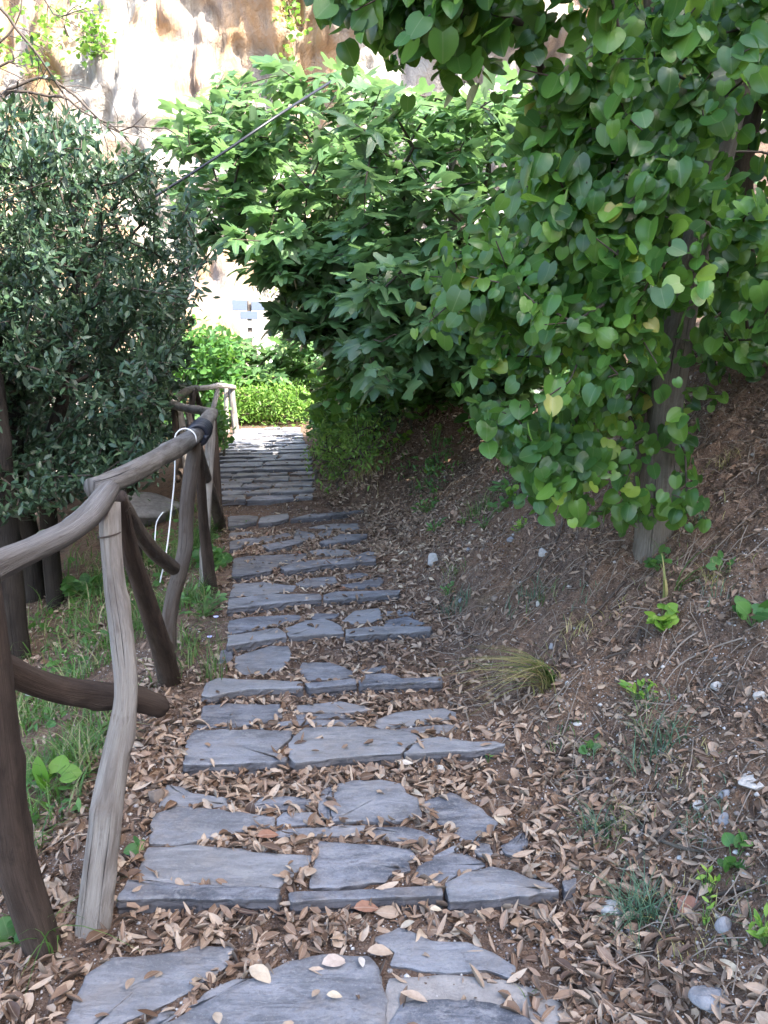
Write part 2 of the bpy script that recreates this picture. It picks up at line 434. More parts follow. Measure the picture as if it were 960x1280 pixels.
def H(x, y, detail=True):
    x = np.asarray(x, float); y = np.asarray(y, float)
    w = x-xr(y); v = xl(y)-x
    h = level(x, y)+bank(w, y, y+.78*x)
    h = h-.30*np.clip(v-.18, 0, 1.4)-.5*np.clip(v-1.58, 0, 6)-.15*np.clip(v-7.6, 0, 30)
    h = h+.035*sst(.15, .6, w)*fbm(x*3.2, y*3.2, 0, 3, 15)
    h = h+.5*sst(1.0, 3.5, w)*fbm(x*.5, y*.5, 0, 4, 3)*1.0+.12*sst(.2, 1.2, w)*fbm(x*1.7, y*1.7, 0, 3, 11)
    h = h+.9*sst(4, 9, w)*fbm(x*.25, y*.25, 3, 4, 33)*2
    h = h+.12*sst(.3, 1.5, v)*fbm(x*1.2, y*1.2, 0, 3, 21)
    if detail:
        am = .006+.065*sst(.1, .8, w)+.02*sst(.1, .6, v)
        h = h+am*fbm(x*7, y*7, 0, 4, 31)+.40*am*fbm(x*33, y*33, 0, 2, 41)
    return h-.012

def spaced(a0, a1, d0, lo, hi, g):
    c = list(np.arange(a0, a1, d0)); d = d0
    x = a1
    while x < hi: c.append(x); d *= g; x += d
    d = d0; x = a0-d0; pre = []
    while x > lo: pre.append(x); d *= g; x -= d
    return np.array(pre[::-1]+c)
gx = spaced(-1.6, 2.2, .014, -70, 75, 1.045); gy = spaced(1.2, 5.2, .014, -45, 90, 1.035)
GX, GY = np.meshgrid(gx, gy); GZ = H(GX, GY)
nx, ny = len(gx), len(gy)
i, j = np.meshgrid(np.arange(ny-1), np.arange(nx-1), indexing='ij')
F = np.stack([i*nx+j, i*nx+j+1, (i+1)*nx+j+1, (i+1)*nx+j], -1).reshape(-1, 4)
struct(mk('ground', np.stack([GX, GY, GZ], -1).reshape(-1, 3), [F], mSoil))

# ------------------------------------------------------------------ slabs
slabs = {
0: [[(60,1330),(82,1277),(105,1217),(140,1196),(200,1190),(250,1180),(292,1182),(285,1207),(215,1250),(150,1278),(100,1325)],
    [(232,1258),(257,1236),(293,1219),(316,1218),(290,1238),(250,1262)], [(120,1330),(165,1288),(205,1258),(224,1262),(185,1290),(160,1330)],
    [(170,1335),(203,1280),(240,1264),(310,1225),(360,1205),(400,1196),(460,1199),(478,1218),(483,1252),(480,1290),(470,1340)],
    [(463,1170),(500,1157),(540,1173),(587,1176),(613,1187),(645,1208),(640,1222),(607,1210),(560,1215),(487,1204),(495,1188)],
    [(484,1335),(488,1280),(500,1256),(520,1249),(610,1252),(660,1274),(690,1300),(700,1340)],
    [(640,1204),(660,1200),(700,1222),(690,1236),(668,1228)]],
1: [[(147,1122),(159,1098),(235,1106),(300,1109),(350,1112),(347,1125),(250,1124)],
    [(168,1096),(185,1057),(246,1053),(328,1063),(393,1068),(381,1085),(359,1094),(349,1107),(234,1103)],
    [(187,1054),(192,1019),(218,1008),(265,1011),(343,1021),(342,1030),(277,1046),(221,1054)],
    [(199,1007),(209,979),(228,983),(243,990),(281,994),(284,1006),(259,1007)],
    [(309,1007),(328,994),(359,994),(390,997),(381,1011),(340,1010)],
    [(346,1022),(356,1015),(390,1015),(406,1025),(400,1028),(346,1033)],
    [(343,1038),(374,1034),(440,1031),(457,1031),(454,1041),(420,1044),(346,1045)],
    [(415,1027),(418,994),(421,979),(440,974),(476,973),(504,979),(506,991),(523,996),(528,1021),(498,1027)],
    [(396,1004),(402,988),(416,980),(414,1007),(411,1026),(399,1015)],
    [(462,1032),(504,1030),(529,1037),(551,1048),(545,1053),(467,1046)],
    [(396,1060),(399,1051),(467,1055),(514,1060),(520,1068),(511,1077),(514,1087),(486,1093),(482,1101),(420,1107),(387,1108),(390,1094)],
    [(361,1114),(440,1111),(482,1108),(551,1106),(554,1117),(430,1121),(364,1125)],
    [(531,1001),(564,990),(598,1007),(623,1029),(607,1049),(586,1051),(554,1032),(545,1026)],
    [(520,1094),(523,1080),(554,1063),(582,1065),(611,1078),(582,1086),(554,1099)],
    [(556,1102),(582,1089),(614,1081),(639,1085),(661,1096),(689,1102),(700,1113),(651,1119),(561,1125),(557,1112)],
    [(589,1056),(598,1051),(611,1054),(617,1069),(598,1068)],
    [(626,1057),(654,1041),(661,1054),(645,1069),(632,1066)],
    [(703,1101),(720,1098),(720,1110),(706,1114)],
    [(541,1068),(570,1055),(574,1060),(552,1069)]],
2: [[(245,907),(255,882),(285,879),(350,880),(352,897),(317,905),(272,908)],
    [(230,956),(235,922),(245,911),(310,911),(367,912),(360,926),(342,940),(360,947),(357,952),(292,954)],
    [(367,882),(425,877),(450,881),(467,885),(452,889),(425,890),(370,890)],
    [(346,903),(370,899),(435,899),(447,900),(447,906),(420,906),(350,907)],
    [(370,892),(425,891),(440,896),(372,897)],
    [(361,928),(380,909),(450,908),(515,915),(525,921),(506,934),(502,941),(440,944),(385,952),(368,953),(362,946)],
    [(467,905),(472,897),(495,889),(555,884),(570,889),(570,896),(525,904),(477,909)],
    [(477,914),(495,910),(560,904),(575,906),(560,914),(527,915)],
    [(506,941),(527,923),(550,920),(590,927),(620,926),(632,930),(605,936),(545,940)]],
3: [[(252,868),(258,852),(272,847),(300,849),(378,852),(378,859),(300,861),(262,870)],
    [(381,854),(444,848),(446,854),(387,860)],
    [(448,849),(456,842),(487,841),(506,849),(550,845),(553,851),(450,855)],
    [(294,831),(294,820),(337,808),(359,808),(366,819),(353,834),(328,843),(300,841)],
    [(375,838),(378,828),(412,827),(441,837),(441,845),(384,850)],
    [(272,828),(277,810),(291,808),(291,825)],
    [(450,837),(481,830),(485,834),(466,840)]],
4: [[(284,792),(286,775),(312,770),(375,767),(378,773),(347,780),(312,788)],
    [(284,806),(285,795),(347,784),(356,791),(358,796),(297,804)],
    [(357,786),(381,776),(406,773),(425,781),(430,791),(361,796)],
    [(427,775),(444,763),(475,759),(478,772),(462,779),(444,779)],
    [(480,782),(482,774),(509,770),(531,778),(525,781)],
    [(480,762),(522,764),(520,768),(482,768)],
    [(431,787),(469,782),(540,782),(538,787),(475,791),(433,794)],
    [(387,767),(425,767),(419,772),(391,773)]],
5: [[(286,747),(292,730),(328,727),(369,731),(367,738),(312,745)],
    [(284,761),(286,749),(344,742),(400,741),(402,748),(344,754),(306,759)],
    [(370,730),(381,723),(419,720),(422,728),(384,734)],
    [(420,731),(450,727),(475,720),(480,725),(475,732),(450,735)],
    [(405,742),(419,738),(500,737),(498,742),(419,748),(405,749)],
    [(430,719),(453,716),(462,719),(437,724)]],
6: [[(290,718),(291,698),(310,694),(385,690),(382,699),(352,706),(337,713),(300,719)],
    [(386,688),(410,685),(437,687),(439,692),(410,694),(390,692)],
    [(350,709),(375,702),(410,699),(470,695),(470,701),(400,707),(357,714)],
    [(445,693),(460,688),(472,691),(455,695)]],
7: [[(287,686),(287,677),(312,673),(350,668),(360,667),(366,670),(325,679)],
    [(327,680),(367,673),(370,662),(392,666),(395,671),(362,680),(337,685)],
    [(286,671),(287,666),(312,664),(322,666),(300,671)],
    [(385,659),(410,655),(447,654),(450,660),(430,664),(415,660)],
    [(397,667),(402,663),(415,662),(412,669),(400,672)],
    [(399,677),(417,670),(425,667),(460,666),(458,671),(410,679)]],
8: [[(286,657),(285,645),(312,644),(323,646),(320,652)],
    [(323,653),(326,646),(360,641),(361,647),(340,652)],
    [(363,648),(385,642),(405,641),(445,638),(455,638),(400,645)]]}
ORD = ['bottom', 'first', 'second', 'third', 'fourth', 'fifth', 'sixth', 'seventh', 'eighth']
NTH = ['first', 'second', 'third', 'fourth', 'fifth', 'sixth', 'seventh', 'eighth', 'ninth', 'tenth', 'eleventh', 'twelfth', 'thirteenth', 'fourteenth', 'fifteenth', 'sixteenth', 'seventeenth', 'eighteenth', 'nineteenth', 'twentieth', 'twenty-first', 'twenty-second']
slab_polys = []   # world polygons for litter tests

def make_slab(poly, z, seed, thick=.055, label='', group='', edge=.018, name='paving_stone', mat=None, amp=1.0, tilt=(0, 0)):
    rs = np.random.RandomState(seed)
    P = np.asarray(poly, float)[:, :2]
    if np.sum(P[:, 0]*np.roll(P[:, 1], -1)-P[:, 1]*np.roll(P[:, 0], -1)) < 0: P = P[::-1]
    # chamfer corners a little & subdivide
    n = len(P); pts = []
    for k in range(n):
        a, b, c = P[k-1], P[k], P[(k+1) % n]
        la, lc = np.linalg.norm(a-b), np.linalg.norm(c-b); q = min(.004, .25*la, .25*lc)
        pts += [b+(a-b)/la*q, b+(c-b)/lc*q]
    Q = []
    for k in range(len(pts)):
        a, b = pts[k], pts[(k+1) % len(pts)]; m = max(1, int(np.linalg.norm(b-a)/edge))
        for t in range(m): Q.append(a+(b-a)*t/m)
    Q = np.array(Q); m = len(Q)
    T = np.roll(Q, -1, 0)-np.roll(Q, 1, 0); Nn = nrm(np.stack([T[:, 1], -T[:, 0]], -1))
    A = 0
    x, y = Q[:, 0], Q[:, 1]; area = .5*np.sum(x*np.roll(y, -1)-y*np.roll(x, -1))
    C = np.array([np.sum((x+np.roll(x, -1))*(x*np.roll(y, -1)-y*np.roll(x, -1))), np.sum((y+np.roll(y, -1))*(x*np.roll(y, -1)-y*np.roll(x, -1)))])/(6*area)
    size = math.sqrt(area); ja = min(.010, size*.05)*amp
    def jit(s, sc=28): return fbm(Q[:, 0]*sc+s, Q[:, 1]*sc, s*3.3, 3, seed % 50)
    def surf(W): # height relief of the top, cleft layers running mostly across
        h = fbm(W[:, 0]*5+seed, W[:, 1]*9, 0, 4, 60)*.004*amp
        st = fbm(W[:, 0]*4+seed*2, W[:, 1]*17, 5, 3, 70); h += .0035*amp*np.round(st*2.5)/2.5
        return h+(W[:, 0]-C[0])*tilt[0]+(W[:, 1]-C[1])*tilt[1]
    base = Q+Nn*(jit(1)*ja)[:, None]
    rings = []; fl = []
    rb = base.copy()
    # side rings from bottom to top
    for dz, off in ((-thick, .004), (-thick*.75, .0), (-thick*.5, .003), (-thick*.28, -.001)):
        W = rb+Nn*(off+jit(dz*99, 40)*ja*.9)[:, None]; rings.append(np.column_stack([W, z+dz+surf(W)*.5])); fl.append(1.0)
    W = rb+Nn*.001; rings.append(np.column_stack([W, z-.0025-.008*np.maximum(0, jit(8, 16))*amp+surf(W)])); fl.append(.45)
    ins = min(.0035, size*.05)
    W = rb-Nn*ins; rings.append(np.column_stack([W, z-.0004*amp+surf(W)])); fl.append(.0)
    for s in (.9, .78, .62, .45, .25, .1):
        W = C+(rb-Nn*ins-C)*s; rings.append(np.column_stack([W, z+surf(W)])); fl.append(0)
    V = np.vstack(rings+[[[*C, z+surf(C[None])[0]]]])
    nr = len(rings); Fq = []
    j = np.arange(m)
    for r in range(nr-1): Fq.append(np.stack([r*m+j, r*m+(j+1) % m, (r+1)*m+(j+1) % m, (r+1)*m+j], -1))
    tr = np.stack([(nr-1)*m+j, (nr-1)*m+(j+1) % m, np.full(m, nr*m)], -1)
    org = np.array([C[0], C[1], z]); 
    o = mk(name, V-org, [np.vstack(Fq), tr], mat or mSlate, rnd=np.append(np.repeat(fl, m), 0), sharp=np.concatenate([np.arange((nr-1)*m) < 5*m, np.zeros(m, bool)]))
    o.location = org
    # smooth only partially: sharp look via auto normals
    tag(o, label, 'paving stone', group, 'thing')
    slab_polys.append((Q, z))
    return o

sd = 0
for st_, L in slabs.items():
    infos = []
    for poly in L:
        W = onZ([p[0] for p in poly], [p[1] for p in poly], Z[st_])
        infos.append((poly, W))
    fy = [max(p[1] for p in poly) for poly, _ in infos]; cyx = [(np.mean([p[0] for p in poly]), np.mean([p[1] for p in poly])) for poly, _ in infos]
    ymax = max(fy); ymin = min(min(p[1] for p in poly) for poly, _ in infos); span = ymax-ymin
    def row(i):
        x0, y0, m = FR[st_] if st_ else (0, 1.5, 0)
        d = np.min(infos[i][1][:, 1]-(y0+(infos[i][1][:, 0]-x0)*m))
        if st_ == 0: return 0 if fy[i] > 1300 else (1 if fy[i] > 1225 else 2)
        return 0 if d < .035 else (1 if d < .16 else (2 if d < .27 else 3))
    rows = [row(i) for i in range(len(L))]
    names = {0: 'along the front edge', 1: 'just behind the front edge', 2: 'in the middle', 3: 'at the back'}
    if st_ == 0: names = {0: 'at the very bottom', 1: 'just above the bottom', 2: 'at the back'}
    for i, (poly, W) in enumerate(infos):
        same = sorted([k for k in range(len(L)) if rows[k] == rows[i]], key=lambda k: cyx[k][0]); pos = same.index(i)
        wid = W[:, 0].max()-W[:, 0].min(); dep = W[:, 1].max()-W[:, 1].min()
        size = 'small' if wid*dep < .018 else ('long' if wid > 3.2*dep else ('broad' if wid*dep > .07 else 'medium'))
        stn = 'bottom landing' if st_ == 0 else ORD[st_]+' step up'
        pl = 'only one' if len(same) == 1 else ('leftmost' if pos == 0 else ('rightmost' if pos == len(same)-1 else NTH[pos]+' from left'))
        lab = f"{size} slate slab, {pl} {names[rows[i]]} of the {stn}"
        sd += 1
        rs = np.random.RandomState(sd)
        make_slab(W, Z[st_]+rs.uniform(-.004, .003)-(.008 if (st_ == 0 and i in (1, 2, 6)) else 0), sd, label=lab, group='slate slabs of the stepped path', tilt=(rs.uniform(-.012, .012), rs.uniform(-.015, .02)))
# front kerb slabs of step 9 and the flat paved stretch behind, row by row
y = Y9; rown = 0
def sk(x): return FR[9][2]*(x-FR[9][0])
while y < YEND:
    dep = R.uniform(.24, .36) if y > 7 else R.uniform(.2, .3)
    a, b = float(xl(y+dep/2)), float(xr(y+dep/2))
    a -= .02 if rown else 0
    nn = R.choice([2, 3, 3, 4]); cuts = np.sort(a+(b-a)*(np.arange(1, nn)/nn+R.uniform(-.42, .42, nn-1)/nn))
    xs = [a, *cuts, b]
    for k in range(nn):
        g = .006; x0, x1 = xs[k]+g, xs[k+1]-g
        y0, y1 = y+R.uniform(0, .01), y+dep-g*1.2-R.uniform(0, .015)
        if rown % 3 == 1 and R.rand() < .3: y1 -= .06
        dy = R.uniform(-.03, .03); y0 += dy+R.uniform(0, .02); y1 += dy
        poly = [(x0+R.uniform(-.01, .02), y0+R.uniform(-.015, .03)+sk(x0)*.6), ((x0+x1)/2, y0+R.uniform(-.02, .02)+sk((x0+x1)/2)*.6), (x1+R.uniform(-.02, .02), y0+sk(x1)*.6), (x1+R.uniform(-.05, .01), y1-R.uniform(0, .05)+sk(x1)*.6), ((x0+x1)/2+R.uniform(-.1, .1), y1+R.uniform(-.02, .03)+sk((x0+x1)/2)*.6), (x0+R.uniform(0, .05), y1-R.uniform(0, .05)+sk(x0)*.6)]
        pl = ['leftmost', 'rightmost'] if nn == 2 else (['leftmost', 'middle', 'rightmost'] if nn == 3 else ['leftmost', 'second', 'third', 'rightmost'])
        sd += 1
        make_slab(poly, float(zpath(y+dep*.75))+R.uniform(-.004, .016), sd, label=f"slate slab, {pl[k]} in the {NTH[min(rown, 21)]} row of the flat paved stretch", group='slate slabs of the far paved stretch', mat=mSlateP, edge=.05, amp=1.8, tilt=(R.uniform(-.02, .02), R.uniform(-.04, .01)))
    y += dep; rown += 1

yy_ = np.arange(Y9+.05, YEND+.1, .12); V = []
for y_ in yy_:
    a_, b_ = float(xl(y_)), float(xr(y_))
    for t_ in np.linspace(0, 1, 9): V.append((a_+(b_-a_)*t_+(.03*vnoise(y_*4, t_, 0, 3) if t_ in (0, 1) else 0), y_+sk(a_+(b_-a_)*t_)*.6, float(zpath(y_))-.010+.003*float(vnoise(y_*9, t_*9, 0, 4))))
i, j = np.meshgrid(np.arange(len(yy_)-1), np.arange(8), indexing='ij')
struct(mk('path', V, [np.stack([i*9+j, i*9+j+1, (i+1)*9+j+1, (i+1)*9+j], -1).reshape(-1, 4)], mMortar))
# mortar bedding visible in the landing at the bottom
W = onZ([470, 486, 560, 640, 672, 700, 745, 760], [1340, 1222, 1217, 1226, 1236, 1252, 1290, 1340], -.006)
mo = make_slab(W, -.006, 991, thick=.03, name='mortar_bed', mat=mMortar, amp=.8); struct(mo)
for k in ('label', 'category', 'group'):
    if k in mo: del mo[k]
slab_polys.pop()

def in_slabs(x, y):
    """top height of slab under points, nan elsewhere"""
    out = np.full(len(x), np.nan)
    for Q, z in slab_polys:
        m = (x > Q[:, 0].min()) & (x < Q[:, 0].max()) & (y > Q[:, 1].min()) & (y < Q[:, 1].max())
        idx = np.nonzero(m)[0]
        if not len(idx): continue
        px, py = x[idx][:, None], y[idx][:, None]
        x0, y0 = Q[:, 0][None], Q[:, 1][None]; x1, y1 = np.roll(Q[:, 0], -1)[None], np.roll(Q[:, 1], -1)[None]
        c = ((y0 > py) != (y1 > py)) & (px < (x1-x0)*(py-y0)/(y1-y0+1e-12)+x0)
        ins = (c.sum(1) % 2) == 1
        out[idx[ins]] = z
    return out
def ground_n(x, y):
    e = .03; hx = (H(x+e, y, False)-H(x-e, y, False))/(2*e); hy = (H(x, y+e, False)-H(x, y-e, False))/(2*e)
    return nrm(np.stack([-hx, -hy, np.ones_like(hx)], -1))

# ------------------------------------------------------------------ leaf litter
def litter(n, x0, x1, y0, y1, rs):
    x = rs.uniform(x0, x1, n); y = rs.uniform(y0, y1, n)
    w = x-xr(y); v = xl(y)-x
    zt = in_slabs(x, y); on = ~np.isnan(zt)
    nz = fbm(x*2.2, y*2.2, 0, 3, 77); nz2 = fbm(x*6, y*6, 0, 2, 78)
    dens = np.where((w < 0) & (v < 0), .78, 0)
    dens = np.where((w < 0) & (v < 0) & (y < 1.95) & (x > -.15), .22, dens)          # gravelly patch in front of step one
    dens = np.where((w < 0) & (v < 0) & (y > 5.3), .60, dens)
    dens = np.where((w < 0) & (v < 0) & (y > 6.2), .05, dens)
    dens = np.where(w >= 0, np.clip(.85-.22*w, .3, 1), dens)
    dens = np.where(v >= 0, np.where(v < .45, .85*(1-.75*sst(3.3, 4.2, y)), .16+.6*sst(.6, 1.1, v)), dens)
    dens = dens*np.clip(1+.9*nz+.7*nz2, .12, 1.6)
    dens = np.where((w > .6) & (nz2+nz*.5 < -.05), dens*.55, dens)
    # slab: sparse, more near slab edges
    dens = np.where(on, np.where(y < 3.4, .018, .03), dens)
    k = rs.rand(n) < dens
    x, y, zt, on = x[k], y[k], zt[k], on[k]
    m = len(x)
    z = np.where(on, zt+.006, H(x, y)+.004+rs.uniform(0, .016, m))
    N = ground_n(x, y); N = np.where(on[:, None], np.array([0, 0, 1.]), N)
    N = nrm(N+rs.normal(0, 1, (m, 3))*np.where(on, .12, .42)[:, None])
    a = rs.uniform(0, 6.283, m); D = np.stack([np.cos(a), np.sin(a), np.zeros(m)], -1); D = D-N*np.sum(D*N, -1, keepdims=True)
    bk = sst(.15, .6, x-xr(y)); S = rs.uniform(.034, .074, m)*(1-.30*bk)*np.where(rs.rand(m) < .35*bk+.15, .5, 1)*np.where((y > 3.2) & (bk < .5), .82, 1)
    P = np.stack([x, y, z], -1)-nrm(D)*S[:, None]*.5
    return P, D, N, S
rs = np.random.RandomState(3)
P, D, N, S = [np.concatenate(t) for t in zip(litter(24000, -1.5, 1.7, 1.25, 3.4, rs), litter(24000, -1.7, 2.6, 3.4, 6.4, rs), litter(9000, -.8, 1.0, 4.8, 8.5, rs), litter(2600, -1.25, 0, 5.3, 6.3, rs), litter(20000, -1.6, 2.2, 6.4, 10.5, rs), litter(7000, -3.6, -1.5, 2.2, 6.0, rs), litter(7000, 1.7, 4.2, 1.5, 5.5, rs))]
tm = [T_dry(.5, .3), T_dry(.9, -.3, .2), T_dry(.2, .6, .15), T_dry(-.6, .2, .22), T_dry(1.1, .15, .24), T_dry(.15, -.45, .14), T_dry(.3, .7, .33), strip_leaf(np.array([.2, .45, .8]), np.array([.16, .24, .10]), .6, .5, 1), strip_leaf(np.array([.0, .3, .62]), np.array([.03, .22, .17]), .9, -.4, 1)]
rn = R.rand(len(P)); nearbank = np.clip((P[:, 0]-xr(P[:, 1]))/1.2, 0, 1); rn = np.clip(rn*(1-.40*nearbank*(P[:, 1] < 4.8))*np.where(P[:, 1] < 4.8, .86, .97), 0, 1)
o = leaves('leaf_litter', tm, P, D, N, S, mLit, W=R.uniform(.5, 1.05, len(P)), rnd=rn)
tag(o, 'layer of fallen dry brown leaves over the path and bank', 'leaf litter', kind='stuff')

# crumbs of soil, gravel and leaf fragments
n = 60000
x = np.concatenate([R.uniform(-1.3, 1.7, n//2), R.uniform(-1.5, 2.8, n//2)]); y = np.concatenate([R.uniform(1.3, 3.2, n//2), R.uniform(3, 8, n//2)])
k = np.isnan(in_slabs(x, y)); x, y = x[k], y[k]
oct_ = np.array([[1, 0, 0], [-1, 0, 0], [0, 1, 0], [0, -1, 0], [0, 0, .7], [0, 0, -.7]], float)
of = np.array([[0, 2, 4], [2, 1, 4], [1, 3, 4], [3, 0, 4], [2, 0, 5], [1, 2, 5], [3, 1, 5], [0, 3, 5]])
a = R.uniform(0, 6.28, len(x)); P = np.stack([x, y, H(x, y)+.001], -1)
sz = R.uniform(.002, .0055, len(x))*(1+1.5*(R.rand(len(x)) > .95))
o = leaves('gravel', [(oct_, of)], P, np.stack([np.cos(a), np.sin(a), R.uniform(-.3, .3, len(x))], -1), np.stack([R.uniform(-.4, .4, len(x)), R.uniform(-.4, .4, len(x)), np.ones(len(x))], -1), sz, None)
n_ = NT('gravel_bits'); at = n_.n('ShaderNodeAttribute', attribute_name='rnd')
o.data.materials.append(n_.fin(n_.bsdf(n_.ramp(at.outputs['Fac'], [(0, (.07, .05, .04)), (.5, (.18, .13, .10)), (.8, (.27, .25, .24)), (1, (.52, .5, .47))]), .9).outputs[0]))
tag(o, 'fine gravel and soil crumbs scattered between the slabs and on the bank', 'gravel', kind='stuff')

# thin dead twigs
n = 2400
x = R.uniform(.0, 2.6, n); y = R.uniform(1.4, 6.5, n); k = (x-xr(y) > .02); x, y = x[k], y[k]
a = R.uniform(0, 6.28, len(x)); L = R.uniform(.05, .2, len(x))
P0 = np.stack([x, y, H(x, y)+.006], -1); x2, y2 = x+np.cos(a)*L, y+np.sin(a)*L; P2 = np.stack([x2, y2, H(x2, y2)+.008], -1)
Pm = (P0+P2)/2+np.stack([R.normal(0, .01, len(x)), R.normal(0, .01, len(x)), R.uniform(.004, .02, len(x))], -1)
r = R.uniform(.0008, .0024, len(x))
V1, F1 = segs(P0, Pm, r, r, 5); V2, F2 = segs(Pm, P2, r, r*.5, 5)
o = mk('twig_litter', np.vstack([V1, V2]), [np.vstack([F1, F2+len(V1)])], mTwigL)
tag(o, 'thin dead twigs and rootlets strewn over the bank', 'twigs', kind='stuff')
#PART2
# ------------------------------------------------------------------ fence
FZ = empty('log_fence', (-.83, 2.07, 0), 'rustic fence of crooked grey and brown logs along the left side of the steps', 'fence')
bpy.context.view_layer.update()
def flog(name, pts, mat, step=.025, label=None, foot=None, **kw):
    """pts: (px, py, depth y, width px)"""
    P = np.array([onY(p[0], p[1], p[2]) for p in pts]); 
    dep = np.array([q[1]*math.cos(PITCH)-(q[2]-CAMZ)*math.sin(PITCH) for q in P])
    rr = np.array([p[3] for p in pts])/2*dep/FPX
    if foot is None and name == 'post': foot = 0
    if foot is not None:
        q = P[foot].copy(); q2 = P[1 if foot == 0 else -2]; d = nrm(q-q2); d[2] = min(d[2], -.5); d = nrm(d)
        ext = q+d*(max(0, q[2]-float(H(q[0], q[1])))+.15)
        P, rr = (np.vstack([ext, P]), np.append(rr[0], rr)) if foot == 0 else (np.vstack([P, ext]), np.append(rr, rr[-1]))
    V, F, tr, uv = tube(P, rr, step=step, **kw)
    o = mk(name, V-np.array(FZ.location), [F, tr], mat, FZ, uv=uv)
    if label: o['label'] = label
    return o
def sink(px, py, y, d=.12):  # extend a foot below the soil
    return None
# bay one
flog('post', [(118, 1150, 2.03, 42), (127, 1080, 2.04, 41), (137, 1000, 2.05, 38), (147, 940, 2.06, 33), (158, 870, 2.07, 27), (153, 800, 2.08, 27), (143, 730, 2.08, 25), (138, 680, 2.08, 25), (136, 628, 2.09, 26)], mGrey, seed=1, k=40, rough=.14, knots=12, label='pale bleached crooked post')
flog('rail', [(-150, 800, 1.5, 46), (-60, 738, 1.62, 41), (0, 706, 1.76, 36), (40, 688, 1.85, 31), (85, 665, 1.95, 30), (112, 643, 2.02, 31), (128, 623, 2.06, 29), (137, 611, 2.1, 25)], mRail, seed=2, k=40, rough=.13, knots=10, label='near top rail of grey cracked wood')
flog('brace', [(-40, 640, 1.62, 52), (-18, 800, 1.72, 52), (-2, 940, 1.80, 52), (16, 1060, 1.88, 48), (40, 1140, 1.93, 45), (62, 1205, 1.96, 44)], mDark, seed=3, foot=-1, k=24, rough=.07, knots=4, label='dark leaning post at the left border')
flog('brace', [(-120, 765, 1.62, 50), (0, 833, 1.9, 36), (60, 858, 2.05, 34), (120, 868, 2.17, 33), (160, 872, 2.25, 30), (200, 884, 2.36, 28)], mDark, seed=4, k=32, rough=.12, knots=7, label='dark low cross log behind the pale post')
# bay two
flog('rail', [(113, 611, 2.16, 27), (140, 603, 2.24, 26), (170, 589, 2.5, 25), (200, 572, 2.9, 24), (228, 556, 3.4, 24), (243, 545, 3.78, 21)], mRail, seed=5, k=32, rough=.12, knots=9, label='second top rail with a loose strip of bark')
flog('bark_strip', [(112, 604, 2.17, 5), (126, 597, 2.28, 7), (150, 586, 2.5, 6), (172, 574, 2.8, 4)], mRail, seed=51, k=10, rough=.2)
flog('brace', [(150, 620, 2.16, 18), (160, 680, 2.4, 23), (176, 730, 2.7, 24), (192, 780, 3.05, 25), (206, 825, 3.4, 26), (216, 868, 3.62, 28)], mDark, seed=6, foot=-1, k=20, rough=.07, knots=3, label='dark slanting brace split lengthwise')
flog('brace', [(152, 630, 2.2, 22), (175, 668, 2.7, 20), (198, 695, 3.2, 19), (216, 710, 3.6, 18)], mBrown, seed=7, k=20, rough=.07, knots=3)
flog('post', [(206, 880, 3.72, 20), (210, 830, 3.72, 20), (211, 780, 3.72, 18), (216, 745, 3.72, 18), (226, 710, 3.72, 18), (232, 680, 3.72, 18), (234, 630, 3.72, 18), (241, 580, 3.72, 18), (244, 552, 3.72, 17)], mBrown, seed=8, k=22, rough=.10, knots=7, label='crooked brown post beside the white cord')
# bay three
flog('rail', [(232, 556, 3.62, 18), (243, 545, 3.85, 20), (250, 535, 4.2, 19), (258, 525, 4.7, 18), (265, 517, 5.3, 15)], mRail, seed=9, k=20, rough=.07, knots=3)
flog('brace', [(248, 556, 3.9, 10), (252, 620, 4.25, 12), (257, 680, 4.55, 14), (266, 752, 4.8, 17)], mDark, seed=10, foot=-1, k=16, rough=.07, knots=2)
flog('post', [(255, 750, 4.86, 14), (256, 680, 4.86, 12), (260, 600, 4.87, 12), (263, 550, 4.88, 12), (263, 526, 4.9, 11)], mGrey, seed=11, k=16, rough=.08, knots=3, label='pale post half hidden behind dark braces')
flog('brace', [(248, 556, 4.1, 10), (255, 590, 4.7, 15), (264, 618, 5.3, 15), (274, 650, 6.1, 14)], mBrown, seed=12, foot=-1, k=16, rough=.07, knots=2)
# bay four
flog('post', [(275, 672, 6.35, 11), (271, 610, 6.35, 11), (268, 560, 6.35, 11), (265, 520, 6.35, 11)], mDark, seed=13, k=16, rough=.08, knots=2)
flog('rail', [(267, 516, 5.3, 12), (250, 513, 6.0, 11), (232, 510, 6.7, 10), (216, 506, 7.3, 11)], mRail, seed=14, k=16, rough=.07, knots=2)
flog('post', [(236, 610, 7.3, 9), (232, 570, 7.3, 9), (228, 535, 7.3, 9), (224, 510, 7.3, 9)], mGrey, seed=15, k=14, rough=.08)
flog('brace', [(222, 560, 7.1, 9), (219, 530, 7.2, 9), (217, 508, 7.3, 9)], mDark, seed=16, k=14, rough=.08)
flog('rail', [(215, 508, 7.25, 11), (224, 496, 8.0, 10), (234, 489, 8.8, 10), (246, 485, 9.6, 8)], mRail, seed=17, k=16, rough=.07, knots=2)
flog('post', [(241, 570, 8.9, 7), (240, 530, 8.9, 7), (240, 490, 8.9, 7)], mRail, seed=18, k=12, rough=.08)
flog('brace', [(256, 530, 9.8, 7), (250, 508, 9.5, 7), (244, 488, 9.2, 7)], mDark, seed=19, k=12, rough=.08)
flog('rail', [(243, 486, 9.5, 6), (262, 484, 10.4, 6), (275, 482, 11.2, 7), (293, 484, 12.0, 5)], mGrey, seed=20, k=14, rough=.12, knots=3)
flog('brace', [(262, 540, 9.6, 8), (265, 518, 10.2, 7), (272, 488, 11.0, 6)], mRail, seed=21, k=12, rough=.08)
